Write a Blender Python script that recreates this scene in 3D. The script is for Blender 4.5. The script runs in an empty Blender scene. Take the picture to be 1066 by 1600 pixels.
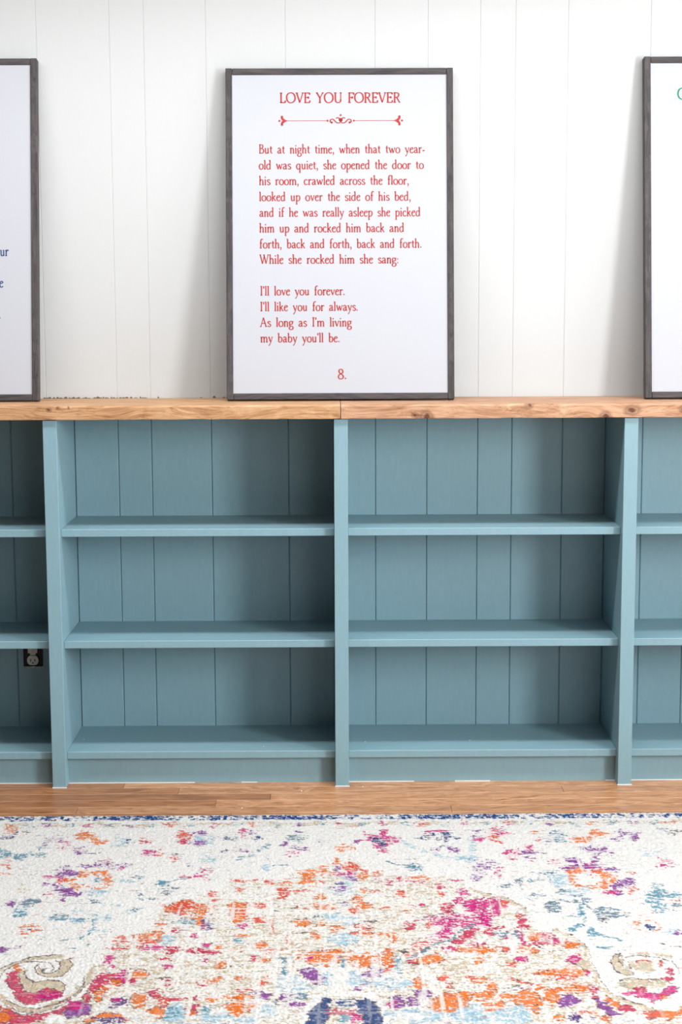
import bpy, bmesh, math, random
import numpy as np
from mathutils import Vector, Matrix

random.seed(7)
scene = bpy.context.scene
C = scene.collection

# ------------------------------------------------------------------ camera
CAM = Vector((-0.02475, -4.46101, 1.38874))
TILT, ROLL, YAW, FPX = 0.13464, -0.00396, 0.00547, 2542.09
fwd = Vector((math.sin(YAW) * math.cos(TILT), math.cos(YAW) * math.cos(TILT), -math.sin(TILT)))
_r = Vector((math.cos(YAW), -math.sin(YAW), 0.0))
_u = _r.cross(fwd)
right = math.cos(ROLL) * _r + math.sin(ROLL) * _u
up = -math.sin(ROLL) * _r + math.cos(ROLL) * _u
cam_data = bpy.data.cameras.new('camera')
cam_data.sensor_fit = 'VERTICAL'
cam_data.sensor_height = 36.0
cam_data.lens = FPX / 1600.0 * 36.0
cam_data.clip_start = 0.05
cam = bpy.data.objects.new('camera', cam_data)
C.objects.link(cam)
m = Matrix.Identity(4)
for i in range(3):
    m[i][0], m[i][1], m[i][2], m[i][3] = right[i], up[i], -fwd[i], CAM[i]
cam.matrix_world = m
scene.camera = cam

# ------------------------------------------------------------------ light
world = bpy.data.worlds.new('room_light')
scene.world = world
world.use_nodes = True
world.node_tree.nodes['Background'].inputs[0].default_value = (0.97, 0.985, 1.0, 1)
world.node_tree.nodes['Background'].inputs[1].default_value = 0.04

def window_light(name, loc, aim, width, height, power, color=(0.965, 0.985, 1.0)):
    l = bpy.data.lights.new(name, 'AREA')
    l.shape = 'RECTANGLE'
    l.size, l.size_y = width, height
    l.energy = power
    l.color = color
    o = bpy.data.objects.new(name, l)
    C.objects.link(o)
    o.location = loc
    o.rotation_euler = Vector(aim).to_track_quat('-Z', 'Y').to_euler()
    return o
# three tall windows in the right-hand wall, plus an added overhead strip and rear fill, both unseen
window_light('near_window_daylight', (2.86, -1.0, 1.55), (-1, 0, 0), 1.0, 1.4, 20)
window_light('middle_window_daylight', (2.86, -2.95, 1.55), (-1, 0, 0), 1.1, 1.4, 165)
window_light('far_window_daylight', (2.86, -4.6, 1.55), (-1, 0, 0), 1.1, 1.4, 25)
window_light('overhead_fill_strip', (0.1, -0.62, 2.55), (0, -0.12, -1), 3.8, 0.22, 60)  # added strip without a fixture, lights shelf fronts and evens the panels
window_light('rear_fill', (1.8, -6.0, 1.75), (0, 1, 0), 1.6, 1.5, 35)  # added fill from behind the camera, lifts the shadow beside the signs

vs = scene.view_settings
vs.view_transform = 'Standard'
vs.look = 'None'
vs.exposure = 0.34
vs.gamma = 1.0
vs.use_curve_mapping = False

# ------------------------------------------------------------------ survey of the place
W = 0.307          # face of the panelled wall
H = 1.0416         # underside of the countertop
ZT = 1.0819        # top of the countertop
PITCH = 0.80       # width of one bookcase bay
PW = 0.0383        # face post width
SF = 0.0293        # set-back of the shelf noses
TK = 0.045         # set-back of the toe kicks
SHELF_Z = (0.7347, 0.4173, 0.0965)
ST = 0.0212

def ray(px, py):
    return fwd + right * ((px - 533.0) / FPX) - up * ((py - 800.0) / FPX)
def on_plane(px, py, p0, n):
    d = ray(px, py)
    return CAM + d * ((p0 - CAM).dot(n) / d.dot(n))

# ------------------------------------------------------------------ helpers
def lin(c):
    return tuple(((v / 255.0) / 12.92 if v / 255.0 <= 0.04045 else ((v / 255.0 + 0.055) / 1.055) ** 2.4) for v in c)

def tag(o, label=None, cat=None, group=None, kind=None):
    if label: o['label'] = label
    if cat: o['category'] = cat
    if group: o['group'] = group
    if kind: o['kind'] = kind
    return o

def empty(name, loc=(0, 0, 0), rx=0.0):
    o = bpy.data.objects.new(name, None)
    o.empty_display_size = 0.05
    C.objects.link(o)
    o.location = loc
    o.rotation_euler = (rx, 0, 0)
    return o

def obj(name, bm, mat, parent=None, smooth=False):
    me = bpy.data.meshes.new(name)
    bm.normal_update()
    bm.to_mesh(me)
    bm.free()
    me.materials.append(mat)
    if smooth:
        for p in me.polygons: p.use_smooth = True
    o = bpy.data.objects.new(name, me)
    C.objects.link(o)
    if parent: o.parent = parent
    return o

def add_box(bm, x0, x1, y0, y1, z0, z1, bev=0.0, seg=1, edges=None):
    r = bmesh.ops.create_cube(bm, size=1.0)
    vs_ = r['verts']
    for v in vs_:
        v.co = Vector((x0 + (v.co.x + .5) * (x1 - x0), y0 + (v.co.y + .5) * (y1 - y0), z0 + (v.co.z + .5) * (z1 - z0)))
    if bev > 0:
        es = set(e for v in vs_ for e in v.link_edges)
        if edges: es = [e for e in es if edges(e)]
        bmesh.ops.bevel(bm, geom=list(es), offset=bev, segments=seg, affect='EDGES', profile=0.5)
    return bm

def box(name, dims, mat, parent=None, bev=0.0, seg=1, edges=None):
    return obj(name, add_box(bmesh.new(), *dims, bev=bev, seg=seg, edges=edges), mat, parent)

def add_disc(bm, cx, cz, y, rx, rz, n=20, depth=0.0):
    vs_ = [bm.verts.new((cx + rx * math.cos(2 * math.pi * i / n), y, cz + rz * math.sin(2 * math.pi * i / n))) for i in range(n)]
    bm.faces.new(vs_)
    if depth:
        v2 = [bm.verts.new((v.co.x, y + depth, v.co.z)) for v in vs_]
        for i in range(n):
            bm.faces.new((vs_[i], v2[i], v2[(i + 1) % n], vs_[(i + 1) % n]))

# ------------------------------------------------------------------ materials
def new_mat(name):
    mt = bpy.data.materials.new(name)
    mt.use_nodes = True
    nt = mt.node_tree
    return mt, nt, nt.nodes['Principled BSDF']

def nd(nt, typ, **kw):
    n = nt.nodes.new(typ)
    for k, v in kw.items():
        if k in n.inputs.keys(): n.inputs[k].default_value = v
        else: setattr(n, k, v)
    return n

def paint(name, col, rough=0.45, bump=0.15, scale=(60, 60, 9), var=0.05, spec=0.4):
    mt, nt, b = new_mat(name)
    tc = nd(nt, 'ShaderNodeTexCoord')
    mp = nd(nt, 'ShaderNodeMapping')
    mp.inputs['Scale'].default_value = scale
    nt.links.new(tc.outputs['Object'], mp.inputs['Vector'])
    n = nd(nt, 'ShaderNodeTexNoise', Scale=3.0, Detail=5.0, Roughness=0.6)
    nt.links.new(mp.outputs['Vector'], n.inputs['Vector'])
    rp = nd(nt, 'ShaderNodeValToRGB')
    c = lin(col)
    rp.color_ramp.elements[0].position, rp.color_ramp.elements[1].position = 0.3, 0.7
    rp.color_ramp.elements[0].color = tuple(v * (1 - var) for v in c) + (1,)
    rp.color_ramp.elements[1].color = tuple(min(1, v * (1 + var)) for v in c) + (1,)
    nt.links.new(n.outputs['Fac'], rp.inputs['Fac'])
    nt.links.new(rp.outputs['Color'], b.inputs['Base Color'])
    b.inputs['Roughness'].default_value = rough
    b.inputs['Specular IOR Level'].default_value = spec
    if bump:
        bp = nd(nt, 'ShaderNodeBump', Strength=bump, Distance=0.002)
        nt.links.new(n.outputs['Fac'], bp.inputs['Height'])
        nt.links.new(bp.outputs['Normal'], b.inputs['Normal'])
    return mt

def wood(name, dark, mid, light, rough=0.4, grain=1.0, knots=(), rnd=0.25, spec=0.5, streak=0.5, axis_scale=(1.2, 22, 22), pore_scale=(5.0, 120, 120)):
    """Long-grain wood running along X; knots is a list of (x, y, z, radius) in object space."""
    mt, nt, b = new_mat(name)
    L = nt.links
    tc = nd(nt, 'ShaderNodeTexCoord')
    oi = nd(nt, 'ShaderNodeObjectInfo')
    off = nd(nt, 'ShaderNodeVectorMath', operation='SCALE')
    cmb = nd(nt, 'ShaderNodeCombineXYZ')
    for k in range(3): L.new(oi.outputs['Random'], cmb.inputs[k])
    off.inputs['Scale'].default_value = 37.0
    L.new(cmb.outputs[0], off.inputs[0])
    add = nd(nt, 'ShaderNodeVectorMath', operation='ADD')
    L.new(tc.outputs['Object'], add.inputs[0]); L.new(off.outputs[0], add.inputs[1])
    # slow wander of the grain
    mp0 = nd(nt, 'ShaderNodeMapping'); mp0.inputs['Scale'].default_value = (2.2, 5.0, 5.0)
    L.new(add.outputs[0], mp0.inputs['Vector'])
    n0 = nd(nt, 'ShaderNodeTexNoise', Scale=1.6, Detail=2.0)
    L.new(mp0.outputs[0], n0.inputs['Vector'])
    sub = nd(nt, 'ShaderNodeVectorMath', operation='SUBTRACT'); sub.inputs[1].default_value = (.5, .5, .5)
    L.new(n0.outputs['Color'], sub.inputs[0])
    scl = nd(nt, 'ShaderNodeVectorMath', operation='MULTIPLY'); scl.inputs[1].default_value = (0.0, 0.10 * grain, 0.10 * grain)
    L.new(sub.outputs[0], scl.inputs[0])
    ad2 = nd(nt, 'ShaderNodeVectorMath', operation='ADD')
    L.new(add.outputs[0], ad2.inputs[0]); L.new(scl.outputs[0], ad2.inputs[1])
    mp = nd(nt, 'ShaderNodeMapping'); mp.inputs['Scale'].default_value = axis_scale
    L.new(ad2.outputs[0], mp.inputs['Vector'])
    n1 = nd(nt, 'ShaderNodeTexNoise', Scale=4.0, Detail=8.0, Roughness=0.65, Distortion=0.4)
    L.new(mp.outputs[0], n1.inputs['Vector'])
    rp = nd(nt, 'ShaderNodeValToRGB')
    e = rp.color_ramp.elements
    e[0].position, e[0].color = 0.30, lin(dark) + (1,)
    e[1].position, e[1].color = 0.72, lin(light) + (1,)
    em = e.new(0.5); em.color = lin(mid) + (1,)
    L.new(n1.outputs['Fac'], rp.inputs['Fac'])
    col = rp.outputs['Color']
    # dark pore streaks
    mp2 = nd(nt, 'ShaderNodeMapping'); mp2.inputs['Scale'].default_value = pore_scale
    L.new(ad2.outputs[0], mp2.inputs['Vector'])
    n2 = nd(nt, 'ShaderNodeTexNoise', Scale=3.0, Detail=3.0, Roughness=0.7)
    L.new(mp2.outputs[0], n2.inputs['Vector'])
    r2 = nd(nt, 'ShaderNodeValToRGB')
    r2.color_ramp.elements[0].position, r2.color_ramp.elements[1].position = 0.56, 0.70
    r2.color_ramp.elements[0].color = (0, 0, 0, 1); r2.color_ramp.elements[1].color = (streak, streak, streak, 1)
    L.new(n2.outputs['Fac'], r2.inputs['Fac'])
    mx = nd(nt, 'ShaderNodeMix', data_type='RGBA')
    mx.inputs[7].default_value = tuple(v * 0.55 for v in lin(dark)) + (1,)
    L.new(r2.outputs['Color'], mx.inputs[0]); L.new(col, mx.inputs[6])
    col = mx.outputs[2]
    for (kx, ky, kz, kr) in knots:
        ds = nd(nt, 'ShaderNodeVectorMath', operation='SUBTRACT'); ds.inputs[1].default_value = (kx, ky, kz)
        L.new(ad_noise(nt, tc), ds.inputs[0])
        ml = nd(nt, 'ShaderNodeVectorMath', operation='MULTIPLY'); ml.inputs[1].default_value = (0.75 / kr, 0.4 / kr, 1.0 / kr)
        L.new(ds.outputs[0], ml.inputs[0])
        ln = nd(nt, 'ShaderNodeVectorMath', operation='LENGTH')
        L.new(ml.outputs[0], ln.inputs[0])
        kr_ = nd(nt, 'ShaderNodeValToRGB')
        k = kr_.color_ramp.elements
        k[0].position, k[0].color = 0.25, (1, 1, 1, 1)
        k[1].position, k[1].color = 1.0, (0, 0, 0, 1)
        kk = k.new(0.45); kk.color = (.35, .35, .35, 1)
        kk2 = k.new(0.55); kk2.color = (.6, .6, .6, 1)
        L.new(ln.outputs['Value'], kr_.inputs['Fac'])
        mk = nd(nt, 'ShaderNodeMix', data_type='RGBA')
        mk.inputs[7].default_value = lin((92, 56, 36)) + (1,)
        L.new(kr_.outputs['Color'], mk.inputs[0]); L.new(col, mk.inputs[6])
        col = mk.outputs[2]
    hv = nd(nt, 'ShaderNodeHueSaturation')
    vr = nd(nt, 'ShaderNodeMapRange'); vr.inputs[3].default_value = 1 - rnd; vr.inputs[4].default_value = 1 + rnd * 0.6
    L.new(oi.outputs['Random'], vr.inputs[0]); L.new(vr.outputs[0], hv.inputs['Value']); L.new(col, hv.inputs['Color'])
    L.new(hv.outputs[0], b.inputs['Base Color'])
    b.inputs['Roughness'].default_value = rough
    b.inputs['Specular IOR Level'].default_value = spec
    bp = nd(nt, 'ShaderNodeBump', Strength=0.12, Distance=0.002)
    L.new(n2.outputs['Fac'], bp.inputs['Height']); L.new(bp.outputs[0], b.inputs['Normal'])
    return mt

def ad_noise(nt, tc):
    n = nd(nt, 'ShaderNodeTexNoise', Scale=45.0, Detail=2.0)
    nt.links.new(tc.outputs['Object'], n.inputs['Vector'])
    s = nd(nt, 'ShaderNodeVectorMath', operation='SUBTRACT'); s.inputs[1].default_value = (.5, .5, .5)
    nt.links.new(n.outputs['Color'], s.inputs[0])
    q = nd(nt, 'ShaderNodeVectorMath', operation='SCALE'); q.inputs['Scale'].default_value = 0.016
    nt.links.new(s.outputs[0], q.inputs[0])
    a = nd(nt, 'ShaderNodeVectorMath', operation='ADD')
    nt.links.new(tc.outputs['Object'], a.inputs[0]); nt.links.new(q.outputs[0], a.inputs[1])
    return a.outputs[0]

def flat(name, col, rough=0.6, spec=0.3, metal=0.0):
    mt, nt, b = new_mat(name)
    tc = nd(nt, 'ShaderNodeTexCoord')
    n = nd(nt, 'ShaderNodeTexNoise', Scale=180.0, Detail=2.0)
    nt.links.new(tc.outputs['Object'], n.inputs['Vector'])
    rp = nd(nt, 'ShaderNodeValToRGB')
    c = lin(col)
    rp.color_ramp.elements[0].color = tuple(v * .92 for v in c) + (1,)
    rp.color_ramp.elements[1].color = tuple(min(1, v * 1.06) for v in c) + (1,)
    nt.links.new(n.outputs['Fac'], rp.inputs['Fac'])
    nt.links.new(rp.outputs['Color'], b.inputs['Base Color'])
    b.inputs['Roughness'].default_value = rough
    b.inputs['Specular IOR Level'].default_value = spec
    b.inputs['Metallic'].default_value = metal
    return mt

M_WHITE = paint('white_wall_paint', (182, 184, 184), rough=0.5, bump=0.05, var=0.01, spec=0.3)
M_CEIL = paint('white_ceiling_paint', (192, 193, 193), rough=0.7, bump=0.02, var=0.01, spec=0.2)
M_BLUE = paint('blue_green_cabinet_paint', (121, 153, 163), rough=0.42, bump=0.06, var=0.035, scale=(40, 40, 8))
M_CAULK = flat('white_caulk', (220, 221, 220), 0.5)
M_FLOOR = wood('oak_floor', (130, 82, 48), (182, 130, 90), (206, 162, 124), rough=0.33, rnd=0.10, grain=1.6, streak=0.75, pore_scale=(4.0, 70, 70))
FR = ((48, 45, 46), (68, 64, 65), (87, 81, 79))
M_FRAME = wood('charcoal_stained_stile', *FR, rough=0.6, rnd=0.08, streak=0.35, axis_scale=(26, 26, 1.4), pore_scale=(160, 160, 8), spec=0.2)
M_FRAME_H = wood('charcoal_stained_rail', *FR, rough=0.6, rnd=0.08, streak=0.35, axis_scale=(1.4, 26, 26), pore_scale=(8, 160, 160), spec=0.2)
M_FLOOR_DIM = wood('brown_dimmed_oak_floor', (108, 66, 36), (154, 102, 63), (180, 130, 88), rough=0.33, rnd=0.12, streak=0.7, pore_scale=(4.0, 70, 70))  # browner oak, darkened further to imitate light falling off to the left
M_PANEL = paint('white_sign_panel', (168, 170, 176), rough=0.5, bump=0.02, var=0.006, spec=0.25)
M_RED = flat('red_lettering', (156, 57, 53), 0.7, 0.1)
M_NAVY = flat('navy_lettering', (48, 68, 109), 0.7, 0.1)
M_GREEN = flat('green_lettering', (40, 124, 89), 0.7, 0.1)
M_BLACK = flat('black_plastic', (14, 14, 15), 0.5)
M_OUTLET = flat('white_receptacle_plastic', (205, 203, 196), 0.35)
M_METAL = flat('zinc_strap', (160, 158, 150), 0.4, metal=0.6)
M_CHIP = flat('torn_brown_paint_edge', (104, 82, 62), 0.8)

# ------------------------------------------------------------------ setting: panelled wall
GROOVES = [-1.90, -1.72, -1.50, -1.38, -1.17, -0.9677, -0.8606, -0.6530, -0.5553, -0.3791, -0.1523, 0.103, 0.2544,
           0.4039, 0.5044, 0.6540, 0.8895, 1.02, 1.12, 1.30, 1.53, 1.70, 1.90]

wall = box('wall_back', (-3.2, 3.0, W + 0.0145, W + 0.12, 0, 2.62), M_WHITE)
tag(wall, 'white vertical plank wall behind the signs', kind='structure')

def vertical_front(e):      # the two long vertical edges on the room side
    a, b = e.verts
    return abs(a.co.x - b.co.x) < 1e-5 and abs(a.co.z - b.co.z) > 0.05 and a.co.y < W + 0.002
def plank(x0, x1, z0, z1, mat, parent, name='plank', g=0.0004, bev=0.0022):
    return box(name, (x0 + g, x1 - g, W, W + 0.014, z0, z1), mat, parent, bev=bev, edges=vertical_front)
for a, b in zip(GROOVES[:-1], GROOVES[1:]):
    plank(a, b, 0.0 if (b <= -1.7 or a >= 1.7) else ZT, 2.62, M_WHITE, wall, g=0.0, bev=0.0012)
box('plank', (-3.2, GROOVES[0] - 0.001, W, W + 0.014, 0, 2.62), M_WHITE, wall)
box('plank', (GROOVES[-1] + 0.001, 3.0, W, W + 0.014, 0, 2.62), M_WHITE, wall)

# torn, chipped paint edge where the white planks meet the countertop
bm = bmesh.new()
for a, b, dens in ((-0.868, -0.56, 1.0), (-0.345, -0.315, 1.0), (-0.55, -0.36, 0.12)):
    x = a
    while x < b:
        w_ = random.uniform(.003, .012)
        if random.random() < dens:
            hgt = random.uniform(.001, .0075)
            k = 5
            lower = [bm.verts.new((x + w_ * i / k, W - 0.0012, ZT - .001)) for i in range(k + 1)]
            upper = [bm.verts.new((x + w_ * i / k, W - 0.0012, ZT + .001 + hgt * random.uniform(.3, 1) * math.sin(math.pi * (i + .4) / (k + .8)))) for i in range(k + 1)]
            for i in range(k): bm.faces.new((lower[i], lower[i + 1], upper[i + 1], upper[i]))
        x += w_ * random.uniform(.7, 1.7)
obj('chipped_paint_edge', bm, M_CHIP, wall)

# ------------------------------------------------------------------ setting: floor of oak strips
floor = box('floor', (-3.2, 3.0, -6.0, W + 0.1, -0.06, -0.012), M_FLOOR)
tag(floor, 'warm oak strip floor between bookcase and rug', kind='structure')
BW = 0.0572
row_y = 0.055
r = 0
rng = random.Random(5)
# butt joints of each strip; left boards browner, with the dimmer light there mixed into their colour
while r < 8:
    y1 = row_y - r * BW
    y0 = y1 - BW
    js = [-3.2] + {0: [-.62, 1.3], 1: [-.46, 0.62], 2: [-.20, 1.35], 3: [-0.348, 1.9], 4: [-.72, 0.2946], 5: [-.30, 1.1]}.get(r, [-.5, 1.0]) + [3.0]
    for i, (a, b) in enumerate(zip(js[:-1], js[1:])):
        box('floor_board', (a + .0004, b - .0004, y0 + .0004, y1 - .0004, -0.012, 0.0), M_FLOOR_DIM if i == 0 else M_FLOOR, floor, bev=0.0008)
    r += 1
# the rest of the floor, mostly under the rug
for k in range(16):
    y1 = row_y - 8 * BW - k * 0.35
    box('floor_board', (-3.2, 3.0, y1 - .3492, y1 - .0008, -0.012, 0.0), M_FLOOR, floor)

# ------------------------------------------------------------------ setting: right wall with the daylight window (out of frame)
wr = bmesh.new()
X0, X1 = 2.80, 2.90
wz0, wz1 = 0.80, 2.30
opens = [(-1.55, -0.45), (-3.55, -2.35), (-5.2, -4.0)]
ends = [W + .1] + [v for o_ in opens for v in (o_[1], o_[0])] + [-6.0]
for a, b in zip(ends[0::2], ends[1::2]): add_box(wr, X0, X1, b, a, 0, 2.6)
for a, b in opens:
    add_box(wr, X0, X1, a, b, 0, wz0)
    add_box(wr, X0, X1, a, b, wz1, 2.6)
wall_r = tag(obj('wall_right', wr, M_WHITE), 'white side wall with three windows, to the right', kind='structure')
for k, (wy0, wy1) in enumerate(opens):
    wn = bmesh.new()
    add_box(wn, X0 - .02, X1 - .05, wy0 - .06, wy0 + .03, wz0 - .05, wz1 + .06)
    add_box(wn, X0 - .02, X1 - .05, wy1 - .03, wy1 + .06, wz0 - .05, wz1 + .06)
    add_box(wn, X0 - .02, X1 - .05, wy0, wy1, wz1 - .03, wz1 + .06)
    add_box(wn, X0 - .05, X1 - .05, wy0 - .08, wy1 + .08, wz0 - .05, wz0 + .03)
    tag(obj('window_%d' % (k + 1), wn, M_WHITE), 'white window casing in the side wall', kind='structure')

ceil = box('ceiling', (-3.2, 2.9, -6.2, W + .12, 2.62, 2.70), M_CEIL)
tag(ceil, 'white ceiling', kind='structure')

# ------------------------------------------------------------------ bookcases
def back_planks(parent, x0, x1):
    xs = [x0] + [g for g in GROOVES if x0 + .004 < g < x1 - .004] + [x1]
    for a, b in zip(xs[:-1], xs[1:]):
        plank(a, b, 0, H, M_BLUE, parent, 'back_plank')

def bookcase(cx, label):
    root = empty('bookcase', (0, 0, 0))
    tag(root, label, 'bookcase', 'built-in bookcases along the wall')
    x0, x1 = cx - PITCH / 2, cx + PITCH / 2          # post centres
    i0, i1 = x0 + PW / 2, x1 - PW / 2                # inner faces
    box('side_panel', (x0 + .0005, i0, .012, W, 0, H), M_BLUE, root)
    box('side_panel', (i1, x1 - .0005, .012, W, 0, H), M_BLUE, root)
    for z in SHELF_Z:
        box('shelf', (i0, i1, SF, W, z - ST, z), M_BLUE, root, bev=0.0012)
    box('toe_kick', (i0, i1, TK, TK + .018, 0, SHELF_Z[2] - ST), M_BLUE, root)
    rg = random.Random(int(cx * 10) + 50)
    x = i0
    while x < i1 - .02:
        w_ = min(rg.uniform(.04, .20), i1 - x)
        if rg.random() < .62: box('caulk_line', (x, x + w_, TK - .0018, TK, 0, rg.uniform(.0010, .0022)), M_CAULK, root)
        x += w_
    back_planks(root, i0, i1)
    return root

def face_post(parent, x):
    box('face_post', (x - PW / 2, x + PW / 2, 0, .0115, 0, H), M_BLUE, parent, bev=0.001)
    box('caulk_line', (x - PW / 2 - .001, x + PW / 2 + .002, -.0022, 0, 0, .0024), M_CAULK, parent)

B = [bookcase(-1.2, 'blue-green bookcase bay cut off by the left edge, with an outlet on its back'),
     bookcase(-0.4, 'blue-green bookcase bay left of the middle post, three empty shelves'),
     bookcase(0.4, 'blue-green bookcase bay right of the middle post, three empty shelves'),
     bookcase(1.2, 'narrow visible slice of blue-green bookcase bay at the right edge')]
face_post(B[0], -1.6)
face_post(B[0], -0.8)
face_post(B[1], 0.0)
face_post(B[2], 0.8)
face_post(B[3], 1.6)

# ------------------------------------------------------------------ countertop: two thick boards butted in the middle
top = empty('countertop', (0, 0, ZT))
tag(top, 'thick knotty wooden countertop running along the top of the bookcases', 'countertop')
def counter_board(x0, x1, mat, seed):
    rg = random.Random(seed)
    bm = bmesh.new()
    n = int((x1 - x0) / 0.012)
    prof = [(-.008, H + .0015), (-.0085, H + .004), (-.0085, ZT - .005), (-.0062, ZT - .0012), (-.002, ZT), (W - .001, ZT), (W - .001, H)]
    rows = []
    w1 = w2 = 0
    for i in range(n + 1):
        x = x0 + (x1 - x0) * i / n
        w1 = .8 * w1 + rg.gauss(0, .0004); w2 = .8 * w2 + rg.gauss(0, .0003)
        ring = []
        for k, (y, z) in enumerate(prof):
            dy = w1 if k < 4 else 0
            dz = w2 if k in (3,) else (abs(w1) * .8 if k in (0, 1) else 0)
            ring.append(bm.verts.new((x, y + dy, z - ZT + dz)))
        rows.append(ring)
    K = len(prof)
    for a, b in zip(rows[:-1], rows[1:]):
        for k in range(K):
            bm.faces.new((a[k], a[(k + 1) % K], b[(k + 1) % K], b[k]))
    bm.faces.new(rows[0]); bm.faces.new(list(reversed(rows[-1])))
    bmesh.ops.recalc_face_normals(bm, faces=bm.faces)
    return obj('counter_board', bm, mat, top)
M_TOPL = wood('knotty_pine_left', (130, 87, 55), (177, 136, 98), (199, 164, 128), rough=0.55, rnd=0.02, streak=0.5,
              knots=((-.80, -.008, -.010, .008), (-.775, -.008, -.006, .006), (-.745, -.008, -.004, .004)), spec=0.25)
M_TOPR = wood('knotty_pine_right', (128, 85, 59), (175, 134, 104), (195, 162, 134), rough=0.55, rnd=0.02, streak=0.5,
              knots=((.235, -.008, -.033, .020), (.518, -.008, -.003, .013), (.727, -.008, -.034, .017), (.80, -.008, -.018, .022),
                     (.94, -.008, -.016, .014), (.205, -.008, -.030, .010)), spec=0.25)
counter_board(-1.66, -.0011, M_TOPL, 3)
counter_board(.0006, 1.66, M_TOPR, 4)

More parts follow.
